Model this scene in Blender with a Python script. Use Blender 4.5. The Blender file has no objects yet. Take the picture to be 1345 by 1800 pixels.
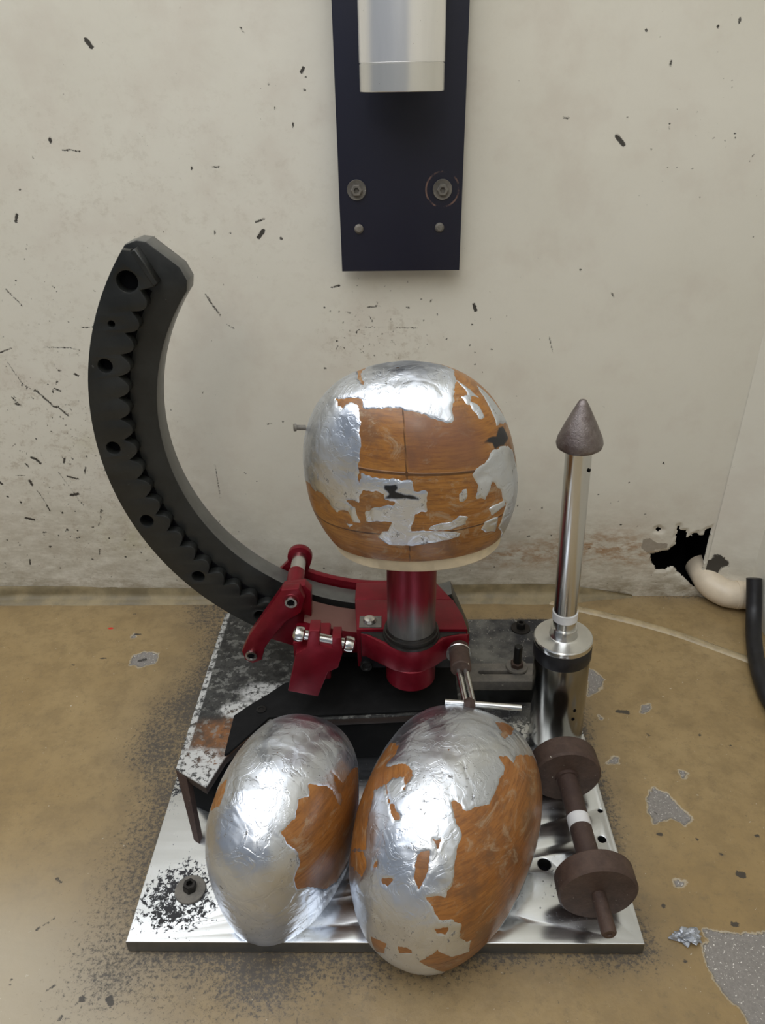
import bpy, bmesh, numpy as np, random
from math import *
from mathutils import Vector, Matrix, Euler

S = bpy.context.scene
COL = S.collection
# ---------------------------------------------------------------- camera, world, lights, exposure
cam = bpy.data.objects.new('camera', bpy.data.cameras.new('camera'))
COL.objects.link(cam)
cam.location = (0, 0, 0.66)
cam.matrix_world = Matrix.Translation((0, 0, 0.66)) @ Matrix.Rotation(radians(1.13), 4, 'Z') @ Matrix.Rotation(radians(60), 4, 'X') @ Matrix.Rotation(radians(-0.88), 4, 'Z')
cam.data.sensor_fit = 'VERTICAL'; cam.data.sensor_height = 24; cam.data.lens = 1320 / 1800 * 24
cam.data.clip_start = 0.02
S.camera = cam
S.view_settings.view_transform = 'Standard'; S.view_settings.look = 'None'
S.view_settings.exposure = 0.12; S.view_settings.gamma = 1; S.view_settings.use_curve_mapping = False
world = bpy.data.worlds.new('world'); S.world = world; world.use_nodes = True
wb = world.node_tree.nodes['Background']; wb.inputs[0].default_value = (0.80, 0.88, 1.0, 1); wb.inputs[1].default_value = 0.22
def area(name, loc, target, sx, sy, power, color):
    l = bpy.data.lights.new(name, 'AREA'); l.shape = 'RECTANGLE'; l.size = sx; l.size_y = sy; l.energy = power; l.color = color
    o = bpy.data.objects.new(name, l); COL.objects.link(o); o.location = loc
    o.rotation_euler = (Vector(target) - Vector(loc)).to_track_quat('-Z', 'Y').to_euler()
    return o
area('ceiling_lamp', (-0.50, 0.22, 2.0), (-0.05, 0.62, 0.1), 2.8, 2.0, 45, (0.95, 0.97, 1.0))
area('room_lamp', (-0.3, -1.3, 1.7), (0, 0.7, 0.3), 0.35, 0.35, 3.2, (1.0, 0.90, 0.72))

# ---------------------------------------------------------------- traced local data
HP_s=[0.0572, 0.0877, 0.07, 0.0809, 2.2711, 0.1115, 0.0794, -0.1008, 0.4471, 0.016, -0.3486, 0.0, 0.0]
HP_u=[0.0939, 0.068, 0.1052, 0.0486, 2.1, 0.133, -0.06, 0.0195, 0.6002, 0.3006, -0.2, 0.06, -0.1, 0.86]
HP_l=[0.0785, 0.1147, 0.1051, 0.0506, 2.2547, 0.1094, 0.12, 0.0436, 0.4465, 0.016, -0.4148, 0.0, 0.0]
CH_u=[(1, [(-0.116, 0.108), (0.0, 0.097), (0.147, 0.056), (0.157, -0.012), (0.17, -0.151), (0.183, -0.243), (0.144, -0.249), (0.062, -0.232), (0.027, -0.222), (-0.031, -0.218), (-0.069, -0.213), (-0.068, -0.099), (-0.113, 0.088)]), (1, [(-0.153, 0.124), (-0.068, -0.107), (-0.071, -0.163), (-0.114, -0.144), (-0.168, -0.127), (-0.16, -0.166), (-0.143, -0.189), (-0.114, -0.173), (-0.088, -0.198), (-0.09, -0.304), (-0.1, -0.374), (-0.126, -0.453), (-0.156, -0.51), (-0.221, -0.486), (-0.308, -0.448), (-0.409, -0.343), (-0.512, -0.181), (-0.513, -0.138), (-0.456, -0.08), (-0.386, 0.003), (-0.296, 0.077)]), (1, [(-0.113, -0.436), (-0.073, -0.461), (-0.024, -0.466), (0.029, -0.466), (0.077, -0.457), (0.079, -0.497), (0.132, -0.493), (0.133, -0.534), (0.073, -0.552), (0.07, -0.667), (-0.047, -0.669), (-0.0, -0.57), (0.009, -0.527), (-0.037, -0.526), (-0.035, -0.506), (-0.145, -0.489)]), (1, [(-0.155, -0.58), (-0.136, -0.547), (-0.071, -0.539), (0.005, -0.54), (-0.0, -0.57), (-0.035, -0.576)]), (1, [(-0.121, -0.723), (-0.083, -0.678), (0.169, -0.655), (0.38, -0.632), (0.388, -0.673), (0.22, -0.766), (0.078, -0.813), (-0.077, -0.8)]), (1, [(0.156, -0.648), (0.178, -0.601), (0.273, -0.56), (0.29, -0.503), (0.331, -0.501), (0.356, -0.548), (0.294, -0.617), (0.246, -0.641)]), (1, [(0.272, -0.471), (0.27, -0.449), (0.3, -0.421), (0.31, -0.434), (0.3, -0.462)]), (1, [(-0.32, -0.448), (-0.223, -0.489), (-0.184, -0.519), (-0.188, -0.577), (-0.231, -0.572), (-0.22, -0.519), (-0.288, -0.489)]), (1, [(-0.288, -0.565), (-0.246, -0.595), (-0.297, -0.623)]), (1, [(0.353, -0.301), (0.362, -0.244), (0.399, -0.178), (0.49, -0.056), (0.599, -0.005), (0.885, -0.148), (0.982, -0.3), (0.696, -0.427), (0.55, -0.28), (0.456, -0.296), (0.408, -0.307), (0.396, -0.382), (0.353, -0.413), (0.35, -0.376), (0.309, -0.368), (0.327, -0.338)]), (1, [(0.44, -0.389), (0.502, -0.278), (0.57, -0.284), (0.505, -0.409)]), (1, [(0.516, -0.544), (0.499, -0.482), (0.575, -0.388), (0.687, -0.472), (0.59, -0.55)]), (1, [(0.167, -0.033), (0.218, -0.052), (0.252, -0.067), (0.231, -0.089), (0.216, -0.133), (0.194, -0.119), (0.214, -0.095)]), (1, [(0.231, -0.12), (0.265, -0.11), (0.294, -0.143), (0.285, -0.161), (0.25, -0.147)]), (1, [(0.247, 0.017), (0.33, 0.014), (0.423, 0.026), (0.355, -0.126), (0.304, -0.065)])]
CH_mark=[(1, [(-0.029, -0.479), (0.021, -0.477), (0.022, -0.493), (0.013, -0.5), (0.104, -0.51), (0.101, -0.517), (-0.037, -0.522), (-0.013, -0.507), (-0.03, -0.493)]), (1, [(0.322, -0.238), (0.335, -0.201), (0.366, -0.163), (0.367, -0.112), (0.388, -0.068), (0.436, -0.065), (0.42, -0.144), (0.377, -0.214), (0.358, -0.207)])]
CH_s=[(-1, [(0.227, -0.042), (0.3, -0.005), (0.357, 0.006), (0.45, 0.008), (0.425, 0.138), (0.406, 0.379), (0.542, 0.387), (0.742, 0.411), (0.948, 0.308), (0.916, -0.088), (0.772, -0.266), (0.468, -0.407), (0.402, -0.362), (0.384, -0.289), (0.352, -0.265), (0.266, -0.257), (0.204, -0.234), (0.249, -0.168), (0.23, -0.136), (0.21, -0.103), (0.254, -0.071)]), (-1, [(0.289, 0.051), (0.387, 0.072), (0.39, 0.212), (0.43, 0.367), (0.482, 0.195), (0.486, 0.03), (0.359, 0.031)]), (-1, [(-0.403, -0.21), (-0.424, -0.118), (-0.247, -0.11), (-0.212, -0.157), (-0.205, -0.22)])]
CH_l=[(-1, [(0.085, 0.2), (0.142, 0.319), (0.173, 0.225), (0.156, 0.131), (0.136, 0.138)]), (-1, [(0.172, 0.056), (0.225, 0.084), (0.231, 0.128), (0.345, 0.339), (0.524, 0.267), (0.689, 0.172), (0.789, -0.014), (0.937, -0.304), (0.858, -0.759), (0.718, -0.856), (0.512, -0.869), (0.164, -0.657), (0.237, -0.508), (0.385, -0.561), (0.523, -0.523), (0.426, -0.418), (0.335, -0.428), (0.316, -0.383), (0.192, -0.411), (0.111, -0.374), (0.186, -0.343), (0.199, -0.301), (0.178, -0.25), (0.159, -0.18), (0.129, -0.171), (0.078, -0.125), (0.119, -0.117), (0.147, -0.126), (0.195, -0.089), (0.217, -0.066), (0.217, -0.009), (0.204, 0.038)]), (-1, [(-0.305, 0.04), (-0.214, 0.004), (-0.208, -0.031), (-0.246, -0.048), (-0.111, -0.063), (-0.088, -0.092), (-0.089, -0.145), (-0.109, -0.14), (-0.124, -0.102), (-0.182, -0.093), (-0.197, -0.114), (-0.265, -0.126), (-0.222, -0.305), (-0.478, -0.281), (-0.509, -0.156), (-0.442, -0.015)]), (-1, [(-0.203, -0.117), (-0.154, -0.162), (-0.076, -0.214), (-0.096, -0.217), (-0.161, -0.17)]), (-1, [(0.02, -0.28), (0.065, -0.262), (0.083, -0.32), (0.068, -0.367), (0.033, -0.339)]), (-1, [(0.066, -0.231), (0.091, -0.226), (0.091, -0.244)]), (-1, [(-0.09, -0.376), (-0.045, -0.368), (-0.056, -0.397)]), (-1, [(-0.155, -0.348), (-0.134, -0.324), (-0.135, -0.342)]), (-1, [(-0.186, -0.609), (-0.035, -0.569), (-0.085, -0.745), (-0.263, -0.862)]), (-1, [(0.01, -0.56), (0.1, -0.541), (0.101, -0.575), (0.017, -0.64)]), (-1, [(-0.441, -0.27), (-0.238, -0.305), (-0.202, -0.35), (-0.234, -0.381), (-0.413, -0.322)]), (-1, [(0.185, -0.447), (0.249, -0.422), (0.246, -0.443), (0.206, -0.452)])]
WM=[([(-0.3106, 0.6977), (-0.3062, 0.6913)], 0.00232), ([(-0.3682, 0.6087), (-0.3683, 0.606)], 0.00174), ([(-0.3578, 0.5981), (-0.3384, 0.5962)], 0.00087), ([(-0.423, 0.5326), (-0.426, 0.526)], 0.00174), ([(-0.1532, 0.5058), (-0.1474, 0.5125)], 0.00232), ([(-0.1548, 0.5223), (-0.145, 0.5252)], 0.00116), ([(-0.2021, 0.5137), (-0.2026, 0.5101)], 0.00116), ([(-0.1864, 0.5105), (-0.1844, 0.5105)], 0.00087), ([(-0.1287, 0.5049), (-0.1275, 0.5037)], 0.00145), ([(-0.2199, 0.5797), (-0.2196, 0.5774)], 0.00116), ([(-0.197, 0.5794), (-0.1902, 0.5787)], 0.00087), ([(-0.0919, 0.6701), (-0.0939, 0.6666)], 0.00174), ([(-0.092, 0.6508), (-0.0914, 0.6502)], 0.00116), ([(-0.106, 0.62), (-0.1063, 0.6168)], 0.00087), ([(-0.1241, 0.6346), (-0.1242, 0.634)], 0.00116), ([(-0.1528, 0.7062), (-0.1488, 0.7013)], 0.0007), ([(0.2375, 0.6033), (0.2458, 0.5956)], 0.00232), ([(0.094, 0.4274), (0.0964, 0.4207)], 0.00203), ([(0.2146, 0.4661), (0.2153, 0.4654)], 0.00116), ([(0.283, 0.671), (0.283, 0.6675)], 0.00116), ([(0.3448, 0.7069), (0.3446, 0.7031)], 0.00128), ([(0.3243, 0.701), (0.3246, 0.6996)], 0.00116), ([(0.1784, 0.6222), (0.1844, 0.6211)], 0.00087), ([(0.2542, 0.4391), (0.2582, 0.4344)], 0.00087), ([(0.2534, 0.6982), (0.254, 0.6977)], 0.00116), ([(-0.2218, 0.4427), (-0.2147, 0.4292), (-0.2073, 0.4177)], 0.00104), ([(-0.2004, 0.4066), (-0.1928, 0.4017)], 0.0007), ([(-0.43, 0.3808), (-0.3979, 0.3797), (-0.3898, 0.3782)], 0.0007), ([(-0.3764, 0.4049), (-0.3674, 0.4048)], 0.00087), ([(-0.4804, 0.3654), (-0.4673, 0.3335), (-0.4539, 0.3236)], 0.0007), ([(-0.4533, 0.3258), (-0.4347, 0.3035), (-0.4314, 0.3019)], 0.00128), ([(-0.4292, 0.3019), (-0.4192, 0.2908)], 0.00128), ([(-0.4284, 0.3271), (-0.4212, 0.324)], 0.00116), ([(-0.4819, 0.2314), (-0.4765, 0.2289), (-0.4718, 0.2229)], 0.00174), ([(-0.4918, 0.2222), (-0.4882, 0.2155)], 0.00116), ([(-0.4929, 0.1966), (-0.4908, 0.1897)], 0.00174), ([(-0.5094, 0.2045), (-0.4971, 0.2044)], 0.0007), ([(-0.4865, 0.1818), (-0.478, 0.1587)], 0.0007), ([(-0.4784, 0.1569), (-0.4762, 0.1496)], 0.00116), ([(-0.5132, 0.138), (-0.5019, 0.1352)], 0.00186), ([(-0.4374, 0.2302), (-0.4404, 0.2236)], 0.00128), ([(-0.412, 0.2174), (-0.4157, 0.2073)], 0.00104), ([(-0.4404, 0.2032), (-0.426, 0.1988)], 0.00128), ([(-0.4414, 0.1744), (-0.4317, 0.1761)], 0.00203), ([(-0.4506, 0.2092), (-0.4273, 0.1565)], 0.00052), ([(-0.2389, 0.2204), (-0.2375, 0.1695)], 0.00058), ([(-0.485, 0.307), (-0.4761, 0.3046)], 0.00116), ([(-0.4781, 0.3054), (-0.486, 0.317)], 0.00087), ([(-0.5136, 0.1643), (-0.5133, 0.1625)], 0.00145), ([(-0.5303, 0.1724), (-0.529, 0.1715)], 0.00145), ([(-0.4593, 0.1192), (-0.4587, 0.1183)], 0.00174), ([(-0.4949, 0.1148), (-0.4909, 0.1147)], 0.00104), ([(-0.4488, 0.1051), (-0.4446, 0.106)], 0.00116), ([(-0.5251, 0.068), (-0.5271, 0.0602)], 0.00104), ([(-0.4202, 0.0868), (-0.4222, 0.0772)], 0.00087), ([(-0.4047, 0.1519), (-0.4086, 0.1365)], 0.0007), ([(-0.4576, 0.4511), (-0.4425, 0.4309)], 0.00087), ([(-0.4852, 0.3741), (-0.4696, 0.3797)], 0.00087), ([(-0.3982, 0.3463), (-0.3944, 0.344)], 0.00145), ([(-0.4172, 0.3509), (-0.4152, 0.3502)], 0.00128), ([(-0.4233, 0.3369), (-0.4227, 0.3361)], 0.00116), ([(-0.5338, 0.1943), (-0.5322, 0.1917)], 0.00174), ([(-0.0562, 0.4202), (-0.0522, 0.4188)], 0.00087), ([(-0.0324, 0.4254), (-0.0169, 0.4266)], 0.0007), ([(-0.0364, 0.4015), (0.0285, 0.4002)], 0.00052), ([(-0.0293, 0.4145), (-0.026, 0.4076)], 0.0007), ([(-0.0042, 0.4115), (-0.0029, 0.4074)], 0.00075), ([(0.0148, 0.4249), (0.0175, 0.4242)], 0.00093), ([(-0.0732, 0.449), (-0.0637, 0.4509)], 0.00104), ([(0.1862, 0.389), (0.1931, 0.3678)], 0.00052), ([(0.2632, 0.2968), (0.2647, 0.296)], 0.00087), ([(0.3528, 0.2169), (0.3545, 0.2152)], 0.00116), ([(-0.1642, 0.2769), (-0.1582, 0.2777)], 0.00075), ([(-0.144, 0.2807), (-0.1434, 0.2799)], 0.00116), ([(-0.2009, 0.2074), (-0.1988, 0.2057)], 0.0007)]
WH=[[(0.3594, 0.1151), (0.3643, 0.1172), (0.3711, 0.113), (0.3675, 0.1089), (0.3612, 0.11)], [(0.3894, 0.1036), (0.3918, 0.1191), (0.3975, 0.1118), (0.4045, 0.1118), (0.4073, 0.1014), (0.4194, 0.1117), (0.4258, 0.1055), (0.4386, 0.1198), (0.4416, 0.1012), (0.4445, 0.0823), (0.4481, 0.0908), (0.4519, 0.0981), (0.4657, 0.0864), (0.4702, 0.078), (0.4712, 0.0651), (0.4691, 0.05), (0.4774, 0.0694), (0.4849, 0.0758), (0.4929, 0.0714), (0.5028, 0.0671), (0.5158, 0.0498), (0.5263, 0.0431), (0.5311, 0.0232), (0.4875, 0.0234), (0.453, 0.0146), (0.431, 0.0147), (0.4131, 0.0327), (0.3954, 0.0504), (0.3858, 0.0438), (0.373, 0.045), (0.3634, 0.0592), (0.3595, 0.0722), (0.3798, 0.0785), (0.3865, 0.0805), (0.392, 0.089)]]
WP=[[(0.345, 0.085), (0.3465, 0.0976), (0.355, 0.0997), (0.367, 0.0912), (0.3811, 0.0911), (0.3817, 0.0827), (0.3652, 0.0807), (0.3554, 0.0754), (0.3473, 0.0818)], [(0.396, 0.0868), (0.4034, 0.0847), (0.4093, 0.091), (0.4116, 0.0972), (0.4083, 0.0868), (0.4038, 0.0826), (0.3975, 0.0784)]]
FP=[[(0.3261, 0.3951), (0.2979, 0.3934), (0.2732, 0.3943), (0.2726, 0.3857), (0.2649, 0.3822), (0.2637, 0.3637), (0.2694, 0.3444), (0.2777, 0.3299), (0.2831, 0.3152), (0.2953, 0.3071), (0.3131, 0.3072), (0.3536, 0.3952)], [(0.2631, 0.5395), (0.2745, 0.5498), (0.2875, 0.5432), (0.2925, 0.5309), (0.3006, 0.5114), (0.2921, 0.5033), (0.2804, 0.5114), (0.2614, 0.506), (0.2591, 0.5217)], [(0.243, 0.7413), (0.2539, 0.7348), (0.2626, 0.717), (0.2521, 0.6967), (0.2365, 0.6898), (0.2402, 0.7222)], [(-0.3489, 0.7474), (-0.349, 0.7653), (-0.3361, 0.7733), (-0.316, 0.7698), (-0.3168, 0.7506), (-0.3308, 0.7419)], [(0.2433, 0.5932), (0.2481, 0.5924), (0.2456, 0.5828), (0.2312, 0.5828)], [(0.3097, 0.5741), (0.3167, 0.571), (0.3092, 0.5633)], [(0.2955, 0.6723), (0.307, 0.6742), (0.3016, 0.6629), (0.293, 0.661)], [(0.2621, 0.4423), (0.2717, 0.4423), (0.2693, 0.4383), (0.2624, 0.4382)], [(0.2409, 0.6555), (0.2461, 0.6519), (0.2412, 0.6482)], [(-0.3629, 0.8115), (-0.3651, 0.8005), (-0.3564, 0.8029)]]
FM=[([(0.2657, 0.6629), (0.2761, 0.661)], 0.00315), ([(-0.4832, 0.7177), (-0.4684, 0.7208)], 0.00225), ([(-0.3614, 0.809), (-0.3535, 0.809)], 0.0018), ([(-0.3388, 0.7563), (-0.3319, 0.7585)], 0.0027), ([(-0.376, 0.8549), (-0.3735, 0.8549)], 0.00135), ([(-0.4587, 0.8131), (-0.4563, 0.8131)], 0.00135), ([(0.3251, 0.4495), (0.3278, 0.4495)], 0.0036), ([(0.3009, 0.4012), (0.3027, 0.4007)], 0.0027), ([(0.3161, 0.4712), (0.3172, 0.4712)], 0.0018), ([(0.2624, 0.494), (0.2646, 0.494)], 0.00225), ([(0.2983, 0.4882), (0.2987, 0.4876)], 0.00135), ([(-0.2402, 0.3355), (-0.2372, 0.332)], 0.0027), ([(-0.2638, 0.3363), (-0.2624, 0.3349)], 0.00225), ([(-0.3263, 0.3934), (-0.3194, 0.3992), (-0.3132, 0.4046)], 0.0009), ([(-0.3262, 0.4434), (-0.3208, 0.4393)], 0.00135), ([(-0.295, 0.3424), (-0.2906, 0.3461)], 0.0009), ([(-0.329, 0.3505), (-0.3288, 0.3468)], 0.0009), ([(-0.424, 0.7477), (-0.4221, 0.7465)], 0.00135), ([(-0.3906, 0.7598), (-0.3853, 0.7598)], 0.00135), ([(-0.276, 0.3196), (-0.2751, 0.3222)], 0.00135), ([(0.3771, 0.6097), (0.3784, 0.6097)], 0.00135), ([(0.2895, 0.626), (0.2906, 0.6251)], 0.00135), ([(0.3495, 0.6259), (0.3498, 0.6251)], 0.00135), ([(0.3587, 0.4916), (0.3604, 0.4916)], 0.00135), ([(0.2429, 0.418), (0.2439, 0.418)], 0.0018), ([(0.2469, 0.3684), (0.2479, 0.3684)], 0.00135), ([(0.2661, 0.5217), (0.268, 0.5183)], 0.00045)]
RIDGE=[(0.1034, 0.8916), (0.1699, 0.8912), (0.2181, 0.8826), (0.2483, 0.8689), (0.2925, 0.8502), (0.3422, 0.8282), (0.3884, 0.8023), (0.4309, 0.7729), (0.4654, 0.7482), (0.5017, 0.7164)]
CAP=[(-0.0375, 0.606), (-0.0359, 0.6001), (-0.0307, 0.5984), (-0.0181, 0.5888), (-0.0028, 0.5779), (0.0052, 0.5754), (0.0132, 0.5745), (0.0213, 0.5751), (0.0273, 0.5763), (0.0398, 0.5839), (0.0484, 0.5925), (0.0537, 0.596), (0.0723, 0.598), (0.0754, 0.6093)]
SCREW=[(-0.0275, 0.6266)]
LEVER=[(-0.0842, 0.1969), (-0.0741, 0.1969), (-0.0751, 0.179), (-0.0629, 0.1754), (-0.0623, 0.1883), (-0.0539, 0.1883), (-0.053, 0.1681), (-0.0583, 0.1495), (-0.0684, 0.1443), (-0.0806, 0.1111), (-0.1107, 0.119), (-0.099, 0.1682), (-0.0883, 0.1755)]
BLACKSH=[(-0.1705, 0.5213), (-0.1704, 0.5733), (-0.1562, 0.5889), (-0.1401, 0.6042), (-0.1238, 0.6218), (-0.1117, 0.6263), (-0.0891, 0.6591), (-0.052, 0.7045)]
SEAM_U=277

# ---------------------------------------------------------------- node helpers
class Mat:
    def __init__(s, name):
        s.m = bpy.data.materials.new(name); s.m.use_nodes = True
        s.t = s.m.node_tree; s.n = s.t.nodes; s.l = s.t.links
        s.b = s.n['Principled BSDF']
        s.tc = s.n.new('ShaderNodeTexCoord')
    def link(s, a, b): s.l.new(a, b)
    def put(s, sock, v):
        if hasattr(v, 'is_output') or isinstance(v, bpy.types.NodeSocket): s.l.new(v, sock)
        else:
            if isinstance(v, tuple) and len(v) == 3 and sock.type == 'RGBA': v = v + (1,)
            sock.default_value = v
    def math(s, op, a, b=0.5, c=0.5, clamp=False):
        n = s.n.new('ShaderNodeMath'); n.operation = op; n.use_clamp = clamp
        s.put(n.inputs[0], a); s.put(n.inputs[1], b)
        if op in ('MULTIPLY_ADD', 'COMPARE'): s.put(n.inputs[2], c)
        return n.outputs[0]
    def obj(s, scale=(1, 1, 1), loc=(0, 0, 0)):
        n = s.n.new('ShaderNodeMapping'); n.inputs['Scale'].default_value = scale; n.inputs['Location'].default_value = loc
        s.l.new(s.tc.outputs['Object'], n.inputs[0]); return n.outputs[0]
    def noise(s, scale, detail=4, rough=0.6, vec=None, dist=0):
        n = s.n.new('ShaderNodeTexNoise'); n.inputs['Scale'].default_value = scale; n.inputs['Detail'].default_value = detail
        n.inputs['Roughness'].default_value = rough; n.inputs['Distortion'].default_value = dist
        s.l.new(vec if vec is not None else s.tc.outputs['Object'], n.inputs['Vector']); return n.outputs[0]
    def voro(s, scale, feature='F1', vec=None, out='Distance', rnd=1):
        n = s.n.new('ShaderNodeTexVoronoi'); n.feature = feature; n.inputs['Scale'].default_value = scale
        n.inputs['Randomness'].default_value = rnd
        s.l.new(vec if vec is not None else s.tc.outputs['Object'], n.inputs['Vector']); return n.outputs[out]
    def ramp(s, v, lo, hi, a=0.0, b=1.0):
        n = s.n.new('ShaderNodeMapRange'); n.interpolation_type = 'SMOOTHSTEP'
        s.put(n.inputs[0], v); s.put(n.inputs[1], lo); s.put(n.inputs[2], hi); s.put(n.inputs[3], a); s.put(n.inputs[4], b)
        return n.outputs[0]
    def mix(s, f, a, b):
        n = s.n.new('ShaderNodeMix'); n.data_type = 'RGBA'
        s.put(n.inputs[0], f); s.put(n.inputs[6], a); s.put(n.inputs[7], b); return n.outputs[2]
    def attr(s, name):
        n = s.n.new('ShaderNodeAttribute'); n.attribute_name = name; return n.outputs['Fac']
    def blob(s, c, r, soft, warp=0.0, wscale=60, stretch=(1, 1, 1)):
        v = s.n.new('ShaderNodeVectorMath'); v.operation = 'SUBTRACT'; s.l.new(s.tc.outputs['Object'], v.inputs[0]); v.inputs[1].default_value = c
        w = s.n.new('ShaderNodeVectorMath'); w.operation = 'MULTIPLY'; s.l.new(v.outputs[0], w.inputs[0]); w.inputs[1].default_value = stretch
        l = s.n.new('ShaderNodeVectorMath'); l.operation = 'LENGTH'; s.l.new(w.outputs[0], l.inputs[0])
        d = l.outputs['Value']
        if warp: d = s.math('ADD', d, s.math('MULTIPLY', s.math('SUBTRACT', s.noise(wscale), 0.5), warp))
        return s.ramp(d, r - soft, r + soft, 1.0, 0.0)
    def axis(s, i):
        n = s.n.new('ShaderNodeSeparateXYZ'); s.l.new(s.tc.outputs['Object'], n.inputs[0]); return n.outputs[i]
    def bump(s, h, strength=0.3, dist=0.001):
        n = s.n.new('ShaderNodeBump'); n.inputs['Strength'].default_value = strength; n.inputs['Distance'].default_value = dist
        s.l.new(h, n.inputs['Height'])
        if s.b.inputs['Normal'].links: s.l.new(s.b.inputs['Normal'].links[0].from_socket, n.inputs['Normal'])
        s.l.new(n.outputs[0], s.b.inputs['Normal'])
    def set(s, color=None, rough=None, metal=None, coat=None, spec=None):
        if color is not None: s.put(s.b.inputs['Base Color'], color)
        if rough is not None: s.put(s.b.inputs['Roughness'], rough)
        if metal is not None: s.put(s.b.inputs['Metallic'], metal)
        if coat is not None: s.put(s.b.inputs['Coat Weight'], coat); s.b.inputs['Coat Roughness'].default_value = 0.2
        if spec is not None: s.b.inputs['Specular IOR Level'].default_value = spec
        return s.m

def simple(name, color, rough, metal=0.0, wear=0.25, scale=60, bump=0.15, coat=0, spec=0.5):
    M = Mat(name); n = M.noise(scale, 6, 0.65)
    c = M.mix(M.ramp(n, 0.35, 0.7), tuple(x * (1 - wear) for x in color), tuple(min(1, x * (1 + wear)) for x in color))
    M.set(c, M.ramp(n, 0.3, 0.7, max(0.03, rough - 0.07), min(1, rough + 0.1)), metal, coat, spec)
    M.bump(M.noise(scale * 5, 3), bump, 0.0005)
    return M.m

# ---------------------------------------------------------------- materials
def wall_material():
    M = Mat('old_cream_paint')
    big = M.noise(2.5, 3); mid = M.noise(14, 5)
    c = M.mix(M.ramp(big, .3, .7), (.665, .635, .54), (.71, .68, .59))
    c = M.mix(M.ramp(mid, .45, .7, 0, .4), c, (.60, .54, .46))
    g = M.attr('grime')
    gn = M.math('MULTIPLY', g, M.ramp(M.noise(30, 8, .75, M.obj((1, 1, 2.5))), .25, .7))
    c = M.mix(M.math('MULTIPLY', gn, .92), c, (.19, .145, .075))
    y = M.math('MULTIPLY', M.attr('yellow'), M.ramp(M.noise(45, 8, .75), .3, .75))
    c = M.mix(M.math('MULTIPLY', y, .55), c, (.42, .38, .20))
    r = M.math('MULTIPLY', M.attr('rust'), M.ramp(M.noise(38, 9, .75, M.obj((1, 1, 2.2))), .40, .62))
    c = M.mix(M.math('MULTIPLY', r, .9), c, (.30, .15, .05))
    ft = M.noise(70, 7, .8, M.obj((1, 1, 1.3))); c = M.mix(M.math('MULTIPLY', M.ramp(ft, .50, .66), M.ramp(M.attr('scuff'), .15, .8, .03, .55)), c, (.40, .34, .26))
    # fine scuffs and pinholes
    dens = M.attr('scuff')
    sp = M.noise(260, 3, .6, M.obj((1, 1, .7))); th = M.math('MULTIPLY_ADD', dens, -.10, .765)
    s1 = M.ramp(M.math('SUBTRACT', sp, th), 0, .03)
    sp2 = M.noise(95, 6, .8, M.obj((1, 1, 1.6), (3, 1, 2))); th2 = M.math('MULTIPLY_ADD', dens, -.095, .755)
    s2 = M.ramp(M.math('SUBTRACT', sp2, th2), 0, .04)
    sc = M.math('MAXIMUM', s1, s2)
    c = M.mix(M.math('MULTIPLY', sc, .75), c, (.12, .10, .075))
    mk = M.math('ADD', M.attr('mark'), M.math('MULTIPLY', M.math('SUBTRACT', M.noise(420, 5, .8), .5), .0050))
    mm = M.ramp(mk, -.0003, .0005)
    c = M.mix(M.math('MULTIPLY', mm, .95), c, (.028, .024, .020))
    pt = M.ramp(M.math('ADD', M.attr('peel'), M.math('MULTIPLY', M.math('SUBTRACT', M.noise(180, 4, .7), .5), .004)), -.0004, .0004)
    c = M.mix(pt, c, M.mix(M.noise(200), (.26, .22, .17), (.38, .34, .28)))
    M.set(c, .45, 0, spec=.3)
    M.bump(M.noise(8, 5), .35, .004); M.bump(M.noise(120, 4), .15, .0006)
    M.bump(M.math('SUBTRACT', 1, M.math('MAXIMUM', mm, sc)), .5, .0006)
    return M.m
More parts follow.
